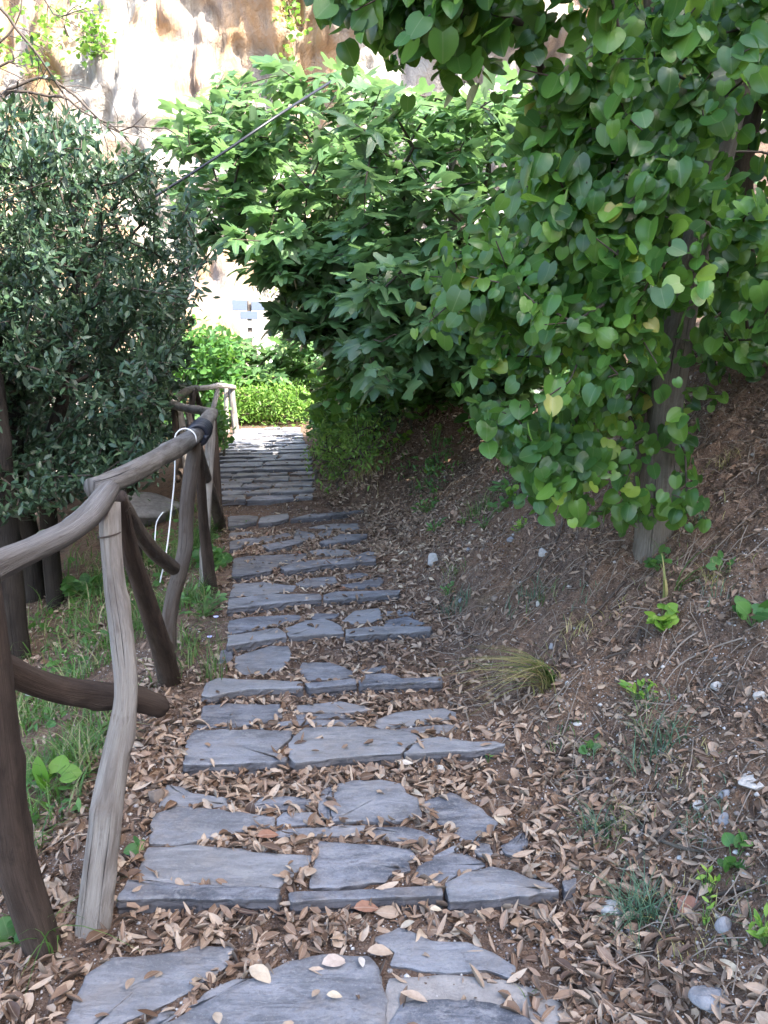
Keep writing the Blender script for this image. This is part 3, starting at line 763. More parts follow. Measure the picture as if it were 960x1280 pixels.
flog('post', [(284, 545, 12.0, 6), (283, 515, 12.0, 6), (283, 484, 12.0, 6)], mGrey, seed=22, k=12, rough=.08)
flog('post', [(296, 548, 12.0, 8), (292, 515, 12.0, 8), (289, 484, 12.0, 8)], mRail, seed=23, k=12, rough=.08)

flog('brace', [(258, 640, 6.2, 9), (248, 570, 6.6, 9), (234, 512, 7.0, 8)], mBrown, seed=24, k=14, rough=.1)
flog('brace', [(222, 600, 7.3, 8), (232, 560, 7.9, 8), (243, 490, 8.8, 6)], mDark, seed=25, k=14, rough=.1)
# thin dark wire tied round the pale post
cw = onY(137, 668, 2.08)-np.array(FZ.location); aa = np.linspace(0, 2*np.pi, 25)
V, F, tr, uv = tube(np.stack([cw[0]+.029*np.cos(aa), cw[1]+.029*np.sin(aa), cw[2]+.006*np.cos(aa)], -1), np.full(25, .0022), k=6, step=.01, rough=0)
mk('wire_tie', V, [F, tr], mTwig, FZ, uv=uv)

# black strap wound over the rail and the white cord
def wobj(name, P, rr, mat, label, cat, k=8, step=.02, parent=None, rough=0, seed=0, org=None):
    V, F, tr, uv = tube(P, rr, k=k, step=step, rough=rough, seed=seed)
    org = np.asarray(P[0] if org is None else org, float)
    o = mk(name, V-org, [F, tr], mat, parent, uv=uv)
    if parent is None: o.location = org; tag(o, label, cat)
    return o
def rope(name, pts, wpx, mat, label, cat, **kw):
    P = np.array([onY(*p) for p in pts]); d = np.array([p[2] for p in pts]); return wobj(name, P, wpx/2*d/FPX, mat, label, cat, **kw)
mCord = M_simple('white_cord', (.72, .70, .66), .6); mBlk = M_simple('black_rubber', (.02, .022, .03), .35)
c0 = onY(246, 543, 3.8)
ax = nrm(onY(258, 525, 4.7)-onY(236, 552, 3.7)); U, Wv = perp(ax[None]); U, Wv = U[0], Wv[0]
P = []
for t in np.linspace(0, 1, 90):
    a = t*2*math.pi*6; P.append(c0+ax*(t-.3)*.30+(U*math.cos(a)+Wv*math.sin(a))*.043+np.array([.008, 0, .004]))
wobj('rubber_strap', P, np.full(90, .0125), mBlk, 'black ribbed rubber strap wound round the top rail', 'strap', k=8, step=.02)
# cord loop over rail then down
P = []
cc = onY(232, 549, 3.55)
for a in np.linspace(-.3, 3.3, 14): P.append(cc+np.array([math.cos(a)*.047, 0, math.sin(a)*.047+.0]))
tail = [onY(*p) for p in ((219, 568, 3.5), (218, 600, 3.48), (214, 640, 3.46), (208, 690, 3.44), (200, 728, 3.42))]
wobj('cord', np.array(P+tail), np.full(len(P)+len(tail), .0034), mCord, 'white cord looped over the rail and hanging down beside the crooked post', 'cord', step=.015)
rope('rope_end', [(204, 640, 3.9), (196, 652, 3.9), (194, 670, 3.88), (193, 690, 3.86)], 1.5, mCord, 'short bent piece of white cord left of the crooked post', 'cord')

# ------------------------------------------------------------------ trees
def grow(base_nodes, ends, step=.25, wob=.03, rs=R, gravity=0):
    """returns nodes, parent, list of twig node index per end"""
    nodes = [np.array(p, float) for p in base_nodes]; par = [-1]+list(range(len(nodes)-1))
    ends = np.asarray(ends); b = np.array(base_nodes)
    dist = np.min(np.linalg.norm(ends[:, None]-b[None], axis=-1), axis=1)
    tips = []
    arr = np.zeros((len(nodes)+len(ends)*12, 3)); arr[:len(nodes)] = nodes; cnt = len(nodes); dep = np.zeros(len(arr)); 
    for i in range(len(base_nodes)): dep[i] = i*.05
    for e in np.argsort(dist):
        E = ends[e]
        d = np.linalg.norm(arr[:cnt]-E, axis=1)+dep[:cnt]*.25
        q = int(np.argmin(d)); A = arr[q]; L = np.linalg.norm(E-A); m = max(1, int(L/step)); m = min(m, 11)
        prev = q
        for t in range(1, m+1):
            f = t/m; p = A+(E-A)*f+(rs.normal(0, wob, 3) if t < m else 0)+np.array([0, 0, gravity*math.sin(f*math.pi)*L])
            arr[cnt] = p; par.append(prev); dep[cnt] = dep[prev]+L/m; prev = cnt; cnt += 1
        tips.append(prev)
        dist_order = None
    order_tip = np.argsort(dist)
    return arr[:cnt], np.array(par), np.array(tips), order_tip
def radii(nodes, par, tips, r0, r1, p=2.3, first=None):
    n = len(nodes); w = np.zeros(n); w[tips] += 1
    for i in range(n-1, 0, -1): w[par[i]] += w[i]
    w = np.maximum(w, 1); r = r1*w**(1/p); 
    return np.minimum(r, r0)
def make_tree(name, label, cat, base, trunk, tr_r, ends, leaf, barkmat=None, group=None, r1=.003, gravity=.05, extra=None, wob=.03, step=.25, seed=1, twigmat=None, rmax=None, roots=0):
    """trunk: world polyline ; leaf: callable(tips pos, dir)->(tmpls,P,D,N,S,mat,W,rnd)"""
    rs = np.random.RandomState(seed)
    e = empty(name, base, label, cat, group); org = np.array(base, float)
    tps, trr = resample(trunk, tr_r, .1)
    V, F, tr, uv = tube(trunk, tr_r, k=20, step=.05, rough=.1, seed=seed, knots=6)
    mk('trunk', V-org, [F, tr], barkmat or mBark, e, uv=uv)
    for q in range(roots):
        a = q*6.283/roots+rs.uniform(-.4, .4); rp = []
        for t, dz in ((.04, .10), (.13, .03), (.24, .008), (.38, .0), (.52, -.03)):
            x_, y_ = base[0]+math.cos(a+t*.8)*t, base[1]+math.sin(a+t*.8)*t; rp.append((x_, y_, float(H(x_, y_, False))+dz))
        V, F, tr, uv = tube(rp, [.045, .038, .028, .018, .01], k=12, step=.03, rough=.15, seed=seed+q)
        mk('root', V-org, [F, tr], barkmat or mBark, e, uv=uv)
    tn = tps[int(len(tps)*.3):]
    nodes, par, tips, od = grow(tn, ends, step, wob, rs, gravity)
    r = radii(nodes, par, tips, rmax or tr_r[-1]*1.2, r1)
    k = np.arange(len(tn), len(nodes)); k = k[par[k] >= 0]
    V, F = segs(nodes[par[k]], nodes[k], np.minimum(r[par[k]], r[k]*1.5), r[k], 6)
    mk('branches', V-org, [F], twigmat or mTwig, e)
    T = nodes[tips]; Dr = nrm(nodes[tips]-nodes[par[tips]])
    tm, P, D, N, S, mat, W, rnd = leaf(T, Dr, rs)
    m_ = P[:, 1] > .8
    P, D, N, S = P[m_], D[m_], N[m_], S[m_]; W = None if W is None else W[m_]; rnd = rnd[m_]
    leaves('crown', tm, P-org, D, N, S, mat, e, W, rnd)
    return e
def poly_sample(poly, n, rs):
    poly = np.array(poly, float); out = np.zeros((0, 2))
    x0, y0 = poly.min(0); x1, y1 = poly.max(0)
    while len(out) < n:
        p = rs.uniform((x0, y0), (x1, y1), (n*2, 2))
        a, b = poly, np.roll(poly, -1, 0)
        c = ((a[None, :, 1] > p[:, 1:2]) != (b[None, :, 1] > p[:, 1:2])) & (p[:, 0:1] < (b[None, :, 0]-a[None, :, 0])*(p[:, 1:2]-a[None, :, 1])/(b[None, :, 1]-a[None, :, 1]+1e-9)+a[None, :, 0])
        out = np.vstack([out, p[c.sum(1) % 2 == 1]])
    return out[:n]
def ends_in(poly, n, y0, y1, rs, clump=.0, above=True):
    p = poly_sample(poly, n*2, rs); y = rs.uniform(y0, y1, len(p)); E = onY(p[:, 0], p[:, 1], y)
    if clump: 
        k = fbm(E[:, 0]*clump, E[:, 1]*clump, E[:, 2]*clump, 2, 19) > -.12; E = E[k]
    if above: E = E[E[:, 2] > H(E[:, 0], E[:, 1], False)+.12]
    return E[:n]
def spray(T, Dr, rs, per, spread, lmin, lmax, up=.3, out=.7, nmode='up', tocam=0.0, droop=0):
    n = len(T)*per
    P = np.repeat(T, per, 0)+rs.normal(0, spread, (n, 3)); d = np.repeat(Dr, per, 0)
    D = nrm(d*out+rs.normal(0, .6, (n, 3))+np.array([0, 0, up-droop]))
    N = nrm(np.array([-.25, -.35*tocam*2, 1.0-.8*tocam])+rs.normal(0, .38, (n, 3)))
    return P, D, N, rs.uniform(lmin, lmax, n)

# --- round-leaved tree on the right bank
def cercis_leaf(per, lo=.032, hi=.076):
    def f(T, Dr, rs):
        n = len(T)*per; L = .25
        t = np.tile(np.linspace(-1, .15, per), len(T))
        P = np.repeat(T, per, 0)+np.repeat(Dr, per, 0)*t[:, None]*L+rs.normal(0, .035, (n, 3))
        D = nrm(rs.normal(0, .45, (n, 3))+np.repeat(Dr, per, 0)*.45+np.array([-.1, -.1, -.75]))
        N = nrm(np.array([-.45, -.75, .62])+rs.normal(0, .55, (n, 3)))
        rnd = np.clip(rs.beta(1.3, 1.7, n)+.35*fbm(P[:, 0]*3, P[:, 1]*3, P[:, 2]*3, 2, 3), 0, 1); rnd = np.where(rs.rand(n) < .008, rs.uniform(.95, 1, n), rnd*.93)
        return [T_heart(.10, .25), T_heart(.35, .05), T_heart(-.2, .5), T_heart(.55, .3), T_heart(.2, -.35)], P, D, N, rs.uniform(lo, hi, n)*np.where(P[:, 2] > 1.9, 1.15, 1), mCercis, rs.uniform(.85, 1.1, n), rnd
    return f
rs = np.random.RandomState(11)
ty = 3.7
tb = onY(822, 632, ty); tb[2] = H(tb[0], tb[1])-.03
tr_pts = [tb-np.array([0, 0, .15]), tb, onY(828, 540, ty), onY(838, 460, ty), onY(853, 380, ty+.03), onY(875, 290, ty+.05), onY(900, 190, ty+.08), onY(930, 80, ty+.1), onY(965, -60, ty+.1), onY(1010, -230, ty)]
outer = [(720,60),(780,0),(830,-30),(960,-60),(1080,-60),(1080,400),(960,430),(880,450),(860,530),(840,560),(800,600),(760,600),(700,580),(650,540),(610,530),(640,500),(670,480),(650,440),(620,420),(630,380),(590,360),(560,350),(600,320),(650,250),(640,200),(670,140)]
E = np.vstack([ends_in(outer, 230, 2.7, 3.3, rs, 2.2), ends_in(outer, 330, 3.2, 4.3, rs, 1.3), ends_in([(520,330),(620,300),(660,400),(620,470),(600,430),(530,400)], 34, 3.0, 3.7, rs), ends_in([(580,520),(650,520),(700,600),(760,640),(700,640),(620,570)], 26, 2.9, 3.5, rs)])
px, py = toPx(E)
trunkx = np.interp(-py, [-640, -540, -460, -380, -290, -190], [822, 828, 838, 853, 875, 900])
keep = ~((np.abs(px-trunkx) < 34) & (E[:, 1] < 3.75) & (py > 250) & (rs.rand(len(E)) < .80))
dk = (py < 240) & (px > 880) & (E[:, 1] < 3.6); keep &= ~(dk & (rs.rand(len(E)) < .7))
dk = (px > 840) & (py > 430); keep &= ~(dk & (rs.rand(len(E)) < .75))
E = E[keep]
low = ends_in([(735, 560), (860, 560), (870, 625), (770, 655), (745, 640)], 8, 3.2, 3.5, rs)
top = np.vstack([ends_in([(400,-60),(610,-60),(600,10),(580,50),(500,20),(450,45),(400,20)], 75, 2.5, 3.1, rs), ends_in([(320, -70), (390, -70), (380, -50), (325, -50)], 4, 2.6, 2.9, rs), ends_in([(620, -100), (800, -100), (760, -20), (640, -50)], 26, 2.6, 3.3, rs), ends_in([(630,20),(700,10),(680,80),(640,100)], 5, 2.6, 3.0, rs),
                 ends_in([(420, -420), (1150, -420), (1150, -180), (480, -180)], 60, 2.6, 3.9, rs)])
make_tree('round_leaved_tree', 'round-leaved tree with grey ridged trunk overhanging the right bank', 'tree', tb, tr_pts, [.13, .10, .082, .074, .070, .068, .066, .06, .05, .03], np.vstack([E, low, top]), cercis_leaf(13), r1=.0022, seed=5, step=.2, gravity=.04, rmax=.045)
# second, darker stem group behind it
tb2 = onY(950, 520, 5.0); tb2[2] = H(tb2[0], tb2[1])-.03
E = np.vstack([ends_in([(760, -40), (1100, -80), (1100, 430), (900, 440), (800, 300)], 220, 4.0, 5.2, rs), ends_in([(700, 150), (850, 150), (860, 420), (720, 480)], 90, 4.1, 5.0, rs), ends_in([(850, 330), (1100, 330), (1100, 470), (860, 500)], 90, 4.2, 5.4, rs), ends_in([(1080, -500), (1900, -500), (1900, 350), (1080, 350)], 170, 2.2, 5, rs)])  # last group: unseen twigs added right of view to darken the bank
make_tree('round_leaved_tree', 'dark thick-trunked tree close behind the grey ridged trunk at the right border', 'tree', tb2, [tb2-np.array([0, 0, .1]), tb2+np.array([0, 0, .3]), onY(925, 350, 4.8), onY(915, 200, 4.4), onY(935, 80, 4.3), onY(950, -60, 4.3), onY(960, -250, 4.3)], [.12, .10, .10, .10, .12, .11, .06], E, cercis_leaf(10), barkmat=mDark, r1=.0022, seed=6, step=.25, rmax=.05)
# slim dark stems between leaves
for q, (pts, w, lab) in enumerate([([(806, 500, 4.0), (780, 400, 4.1), (752, 300, 4.2), (752, 180, 4.2), (760, 60, 4.1), (770, -80, 4.1)], 13, 'slim dark sapling stem left of the grey ridged trunk'),
                                   ([(840, 470, 4.3), (832, 300, 4.3), (815, 150, 4.2), (812, 20, 4.1), (800, -100, 4.1)], 15, 'slim dark stem directly behind the grey ridged trunk')]):
    P = np.array([onY(*p) for p in pts]); b = P[0].copy(); b[2] = H(b[0], b[1])-.05; P = np.vstack([b, P])
    E = P[-1]+rs.normal(0, .35, (26, 3))+np.array([-.1, 0, .2])
    make_tree('sapling', lab, 'tree', b, P, np.linspace(w*1.2, w*.7, len(P))/2*4.1/FPX, E, cercis_leaf(7), barkmat=mBrown, r1=.0022, seed=20+q, group='saplings behind the round-leaved tree', rmax=.02)

# --- fig trees
def fig_leaf(per, lo, hi, tocam=.25, bright=0):
    TM = [T_fig(.15, 1), T_fig(.5, 2), T_fig(-.3, 3), T_fig(.8, 4)]
    def f(T, Dr, rs):
        n = len(T)*per
        th = rs.uniform(0, 6.28, n); o = np.stack([np.cos(th), np.sin(th), rs.uniform(-.5, .6, n)], -1)
        d = np.repeat(Dr, per, 0)
        P = np.repeat(T, per, 0)+o*rs.uniform(.02, .12, n)[:, None]-d*rs.uniform(0, .22, n)[:, None]
        D = nrm(o+d*.4+np.array([0, 0, -.15])); N = nrm(np.array([-.2, -.6*tocam*2, 1.0])+rs.normal(0, .35, (n, 3)))
        return TM, P, D, N, rs.uniform(lo, hi, n), mFig, rs.uniform(.85, 1.15, n), np.clip(rs.beta(2, 2.5, n)+bright, 0, 1)
    return f
figA = [(190,200),(225,150),(262,110),(300,95),(330,115),(350,85),(400,105),(455,105),(470,160),(480,300),(470,470),(430,470),(395,430),(350,405),(335,370),(300,330),(255,290),(215,255)]
figB = [(440,110),(500,105),(560,125),(590,105),(640,100),(720,120),(760,300),(730,420),(650,450),(590,440),(545,465),(500,480),(450,480),(430,400),(430,250)]
rs = np.random.RandomState(21)
b = np.array([-.15, 9.0, 0]); b[2] = H(b[0], b[1])-.05
E = np.vstack([ends_in([(200,170),(300,70),(360,60),(470,85),(470,110),(350,100),(300,115),(230,170)], 16, 7, 9, rs), ends_in(figA, 290, 6.8, 9.6, rs, 1.0), ends_in([(340, 300), (470, 280), (470, 480), (420, 470), (380, 430), (330, 380)], 110, 6.6, 8.0, rs)])
px_, py_ = toPx(E); E = E[~((px_ > 262) & (px_ < 352) & (py_ > 335) & (py_ < 450))]
make_tree('fig_tree', 'pale green fig tree leaning over the far end of the path', 'tree', b, [b-np.array([0, 0, .1]), b, b+np.array([-.15, -.1, .6]), b+np.array([-.35, -.3, 1.3]), b+np.array([-.6, -.5, 2.1])], [.11, .10, .085, .07, .05], E, fig_leaf(8, .14, .24, .25, .08), r1=.004, seed=7, step=.3, wob=.05, group='fig trees on the bank', rmax=.05)
b = onY(600, 480, 7.4); b[2] = H(b[0], b[1])-.05
E = np.vstack([ends_in(figB, 340, 5.6, 8.0, rs), ends_in([(430, 340), (640, 330), (640, 440), (560, 460), (470, 480)], 90, 5.3, 6.2, rs), ends_in([(500, 400), (700, 380), (700, 500), (600, 490), (520, 480)], 110, 5.3, 7.0, rs)])
make_tree('fig_tree', 'large fig tree with blue-green leaves behind the round-leaved tree', 'tree', b, [b-np.array([0, 0, .1]), b, b+np.array([-.1, -.1, .6]), b+np.array([-.25, -.2, 1.2]), b+np.array([-.3, -.4, 2.2])], [.12, .11, .09, .07, .05], E, fig_leaf(8, .13, .22), r1=.004, seed=8, step=.3, wob=.05, group='fig trees on the bank', rmax=.05)
b = np.array([-1.2, 15.2, 0]); b[2] = H(b[0], b[1])-.05
E = ends_in([(232,475),(245,435),(280,412),(330,405),(385,415),(440,440),(440,500),(400,505),(330,480),(280,478)], 240, 13.2, 16.0, rs)
px_, py_ = toPx(E); E = E[~((px_ > 275) & (px_ < 345) & (py_ < 428))]
make_tree('fig_tree', 'low spreading fig bush beyond the end of the path', 'tree', b, [b-np.array([0, 0, .1]), b, b+np.array([-.1, -.1, .4]), b+np.array([-.25, -.2, .9])], [.1, .09, .08, .06], E, fig_leaf(8, .15, .25, .3, .12), r1=.005, seed=9, step=.4, wob=.05, rmax=.04)
# ivy-green undergrowth between figs and path
def herb_leaf_f(per, lo, hi, mat, spread=.07, tm=None, tocam=.2, bright=0):
    tm = tm or [T_heart(.1, .1), T_heart(.3, .3)]
    def f(T, Dr, rs):
        P, D, N, S = spray(T, Dr, rs, per, spread, lo, hi, .2, .5, tocam=tocam)
        return tm, P, D, N, S, mat, None, np.clip(rs.rand(len(P))+bright, 0, 1)
    return f
def bush(name, label, cat, b, poly, n, y0, y1, leaf, seed, h=.3, group=None, r1=.002, extra=None, mat=None):
    rs = np.random.RandomState(seed); b = np.array(b, float); b[2] = H(b[0], b[1])-.03
    E = ends_in(poly, n, y0, y1, rs)
    if extra is not None: E = np.vstack([E, extra])
    return make_tree(name, label, cat, b, [b-np.array([0, 0, .05]), b, b+np.array([.02, 0, h*.5]), b+np.array([0, .02, h])], [.02, .018, .015, .01], E, leaf, r1=r1, seed=seed, step=.2, wob=.02, group=group, rmax=.012, twigmat=mat)
OV = [T_oval(.2, .2), T_oval(.4, .4), T_oval(.1, -.1)]
bush('undergrowth_bush', 'leafy green bush under the fig trees right of the path end', 'bush', (-.85, 10.8, 0), [(405,470),(470,470),(520,490),(500,520),(440,540),(410,545),(398,530)], 170, 8.6, 11.2, herb_leaf_f(14, .06, .11, mHerb, .1), 31, .4)
bush('weed_clump', 'bright yellow-green weeds at the end of the paved path', 'weeds', (-1.6, 13.1, 0), [(294,492),(330,482),(375,488),(392,505),(398,538),(350,541),(300,538)], 330, 12.8, 14.2, herb_leaf_f(16, .05, .10, mWeed, .09, OV, bright=.15), 32, .4)
bush('weed_clump', 'fresh green weeds spilling onto the right edge of the paved stretch', 'weeds', (-.72, 8.2, 0), [(385,545),(430,530),(450,545),(440,575),(425,608),(405,600),(392,580)], 70, 7.0, 9.0, herb_leaf_f(16, .03, .065, mWeed, .06, OV), 33, .15)
bush('ivy_bush', 'small dark green bush growing round the last fence posts', 'bush', (-1.95, 9.6, 0), [(264,520),(274,512),(281,530),(281,550),(266,553)], 26, 9.0, 10.4, herb_leaf_f(14, .035, .07, mHerb, .06), 34, .3)
bush('undergrowth_bush', 'broad leafy bush filling the hollow under the fig trees', 'bush', (.25, 7.7, 0), [(430,440),(560,430),(620,450),(600,490),(520,495),(470,515),(425,510)], 150, 6.7, 8.2, herb_leaf_f(13, .06, .12, mHerb, .1), 37, .4)
bush('weed_clump', 'fresh green weeds on the bank beside the far bend', 'weeds', (-.45, 7.4, 0), [(440,520),(480,515),(490,560),(450,590),(430,570)], 50, 6.4, 7.8, herb_leaf_f(14, .03, .06, mWeed, .06, OV), 38, .12)
bush('grey_herb', 'grey-green herb clump on the bank below the fig trees', 'bush', (-.1, 7.6, 0), [(440,510),(500,490),(520,500),(500,530),(460,540)], 40, 7.0, 7.9, herb_leaf_f(14, .03, .06, mOak, .05, OV), 35, .15)
bush('undergrowth_bush', 'green bush behind the fence left of the path end', 'bush', (-3.7, 13.2, 0), [(195,430),(235,400),(296,425),(300,470),(285,530),(262,560),(215,560),(200,500)], 240, 12.5, 14.5, herb_leaf_f(12, .06, .12, mHerb, .1), 36, .8)

# --- grey-green evergreen shrubs on the left
def oak_leaf(per, lo=.035, hi=.062):
    def f(T, Dr, rs):
        n = len(T)*per; d = np.repeat(Dr, per, 0); t = np.tile(np.linspace(-1, .1, per), len(T))
        P = np.repeat(T, per, 0)+d*t[:, None]*.22+rs.normal(0, .028, (n, 3))
        D = nrm(d*.6+rs.normal(0, .6, (n, 3))+np.array([0, 0, .35])); N = nrm(np.array([0, -.4, .8])+rs.normal(0, .5, (n, 3)))
        return [T_oval(.25, .1), T_oval(.1, .25), T_oval(.35, -.1)], P, D, N, rs.uniform(lo, hi, n), mOak, rs.uniform(.9, 1.3, n), rs.beta(1.6, 2, n)
    return f
rs = np.random.RandomState(41)
b = np.array([-2.55, 5.6, 0]); b[2] = H(b[0], b[1])-.05
pl = [(-260,110),(-60,130),(0,150),(40,140),(70,165),(110,160),(140,200),(175,195),(205,240),(222,255),(248,320),(238,380),(222,440),(212,480),(195,540),(150,590),(110,625),(40,640),(-260,680)]
E = np.vstack([ends_in(pl, 1000, 4.3, 5.6, rs, 1.7), ends_in(pl, 800, 5.4, 7.0, rs), ends_in([(-20,110),(60,130),(150,165),(215,210),(256,260),(262,330),(250,400),(235,470),(215,500),(232,330),(190,225),(110,190),(0,170)], 50, 4.4, 6.2, rs), ends_in([(-800, 60), (-230, 110), (-230, 600), (-800, 700)], 500, 3.4, 6, rs)])  # last group: unseen foliage added left of view to block sun and sky
make_tree('evergreen_shrub', 'dense grey-green evergreen shrub left of the fence', 'shrub', b, [b-np.array([0, 0, .15]), b, b+np.array([.03, -.1, .5]), b+np.array([0, -.15, 1.1]), b+np.array([.1, -.1, 1.9])], [.12, .10, .085, .07, .05], E, oak_leaf(24, .042, .075), barkmat=mBlack, r1=.0022, seed=10, step=.25, rmax=.045, wob=.035, group='evergreen shrubs left of the fence')
b = np.array([-2.6, 7.9, 0]); b[2] = H(b[0], b[1])-.05
E = ends_in([(60,300),(200,300),(240,380),(238,440),(218,470),(215,560),(190,590),(60,610),(-160,640),(-160,150),(60,170),(150,215)], 1100, 6.8, 9.0, rs)
make_tree('evergreen_shrub', 'darker evergreen shrub behind the first one, nearer the fence bend', 'shrub', b, [b-np.array([0, 0, .15]), b, b+np.array([.1, 0, .6]), b+np.array([.2, -.1, 1.3])], [.09, .08, .07, .05], E, oak_leaf(20, .06, .10), barkmat=mBlack, r1=.003, seed=12, step=.3, rmax=.04, group='evergreen shrubs left of the fence')
b = np.array([-3.9, 9.6, 0]); b[2] = H(b[0], b[1])-.05
E = ends_in([(-160, 380), (230, 380), (240, 560), (180, 640), (-160, 680)], 520, 8.2, 11.0, rs)
make_tree('evergreen_shrub', 'dark evergreen thicket furthest back on the left slope', 'shrub', b, [b-np.array([0, 0, .15]), b, b+np.array([.1, 0, .6]), b+np.array([.2, -.1, 1.3])], [.09, .08, .07, .05], E, oak_leaf(16, .08, .13), barkmat=mBlack, r1=.004, seed=15, step=.4, rmax=.04, group='evergreen shrubs left of the fence')
b = np.array([-1.75, 5.5, 0]); b[2] = H(b[0], b[1])-.05
E = ends_in([(100,520),(190,500),(215,530),(210,580),(150,600),(100,600)], 90, 4.8, 5.8, rs)
make_tree('evergreen_shrub', 'low leafy evergreen shrub directly behind the second rail', 'shrub', b, [b-np.array([0, 0, .1]), b, b+np.array([.0, 0, .25]), b+np.array([-.02, -.1, .5])], [.04, .035, .03, .02], E, oak_leaf(18), barkmat=mBlack, r1=.002, seed=13, step=.2, rmax=.015, group='evergreen shrubs left of the fence')
# thick dark trunk at the left border
for q, (pts, w0, w1, lab) in enumerate([([(10, 745, 4.6), (2, 640, 4.6), (-4, 560, 4.6), (-20, 430, 4.6), (-60, 250, 4.6)], 44, 26, 'thick dark trunk at the left border under the shrub'), ([(60, 640, 5.4), (62, 560, 5.4), (78, 500, 5.4), (92, 400, 5.4), (110, 300, 5.4)], 26, 12, 'slanting dark stem inside the left shrub')]):
    P = np.array([onY(*p) for p in pts]); P0 = P[0].copy(); P0[2] = min(P0[2], H(P0[0], P0[1])-.1); P = np.vstack([P0, P])
    E = P[-1]+rs.normal(0, .3, (30, 3))
    make_tree('tree_stem', lab, 'tree', P0, P, np.linspace(w0, w1, len(P))/2*4.8/FPX, E, oak_leaf(14), barkmat=mBlack, r1=.0025, seed=50+q, rmax=.03)
# --- bare twiggy branches, top left
def bare(name, label, lines, seed, base):
    rs = np.random.RandomState(seed); e = empty(name, base, label, 'tree'); org = np.array(base, float)
    P0s, P1s, r0, r1 = [], [], [], []
    first = True
    for pts, w in lines:
        P = np.array([onY(*p) for p in pts]); C, rr = resample(P, np.linspace(w, w*.35, len(P))/2*5/FPX, .08)
        C = C+rs.normal(0, .006, C.shape)
        if first:
            Pt = np.vstack([org-np.array([0, 0, .1]), org+np.array([0, 0, .5]), (org+P[0])/2+np.array([-.1, 0, .2]), P[0]])
            V, F, tr, uv = tube(Pt, [.07, .06, .045, .02], k=14, step=.06, rough=.1, seed=seed)
            mk('trunk', V-org, [F, tr], mDark, e, uv=uv); first = False
        P0s.append(C[:-1]); P1s.append(C[1:]); r0.append(rr[:-1]); r1.append(rr[1:])
        for _ in range(int(len(C)*.9)):
            k = rs.randint(1, len(C)); d = nrm(rs.normal(0, 1, 3)+np.array([.5, 0, -.6])+nrm(C[k]-C[k-1])); L = rs.uniform(.08, .35)
            A = C[k]; B = A+d*L*.5; C2 = B+nrm(d+rs.normal(0, .3, 3)+np.array([0, 0, -.3]))*L*.5; q = min(rr[k]*.6, .0035)
            P0s += [A[None], B[None]]; P1s += [B[None], C2[None]]; r0 += [[q], [q*.8]]; r1 += [[q*.8], [q*.35]]
    V, F = segs(np.vstack(P0s), np.vstack(P1s), np.concatenate(r0), np.concatenate(r1), 5)
    mk('branches', V-org, [F], mTwig, e)
    return e
b = np.array([-3.1, 5.2, 0]); b[2] = H(b[0], b[1])
bare('bare_tree', 'bare dead branches arching across the top left corner', [
    ([(-20, 165, 5.2), (5, 120, 5.2), (20, 108, 5.2), (50, 97, 5.2), (68, 100, 5.2), (95, 122, 5.2), (125, 148, 5.2), (150, 165, 5.2), (185, 200, 5.2)], 5),
    ([(-20, -10, 5.0), (10, 20, 5.0), (35, 55, 5.05), (60, 85, 5.1), (80, 118, 5.2), (110, 140, 5.2)], 4.5),
    ([(0, 130, 5.2), (12, 115, 5.2), (60, 118, 5.2), (85, 125, 5.2), (120, 148, 5.2), (146, 163, 5.2), (190, 158, 5.2), (220, 167, 5.2)], 4),
    ([(40, -30, 5.4), (60, 10, 5.4), (75, 18, 5.4), (110, 14, 5.4)], 3), ([(-10, 60, 5.1), (10, 45, 5.1), (27, 15, 5.1), (20, -20, 5.1)], 3),
    ([(-10, 95, 5.1), (0, 84, 5.1), (18, 75, 5.1), (15, 60, 5.1)], 4)], 77, b)

# ------------------------------------------------------------------ cliff
cx = np.linspace(-46, 34, 520); cz = np.linspace(-14, 52, 360)
CX, CZ = np.meshgrid(cx, cz)
d = fbm(CX*.07, CZ*.04, 0, 4, 101)*7+fbm(CX*.32, CZ*.12, 0, 4, 102)*2.0+np.abs(fbm(CX*.9, CZ*.4, 0, 4, 103))*1.3+np.abs(fbm(CX*.55, CZ*.09, 0, 3, 107))*1.1+.5*fbm(CX*2.2, CZ*.8, 0, 3, 109)-np.abs(CX+6)*.0
led = fbm(CX*.15, CZ*.5, 4, 3, 105)*1.3
CYY = 31+d+led-CZ*.02+np.where(CZ < 6, -(6-CZ)*.55, 0)
i, j = np.meshgrid(np.arange(len(cz)-1), np.arange(len(cx)-1), indexing='ij'); nx = len(cx)
F = np.stack([i*nx+j, i*nx+j+1, (i+1)*nx+j+1, (i+1)*nx+j], -1).reshape(-1, 4)
struct(mk('cliff', np.stack([CX, CYY, CZ], -1).reshape(-1, 3), [F], mCliff))
def cliff_y(x, z):
    a = np.clip(np.searchsorted(cx, x), 0, len(cx)-1); b = np.clip(np.searchsorted(cz, z), 0, len(cz)-1); return CYY[b, a]
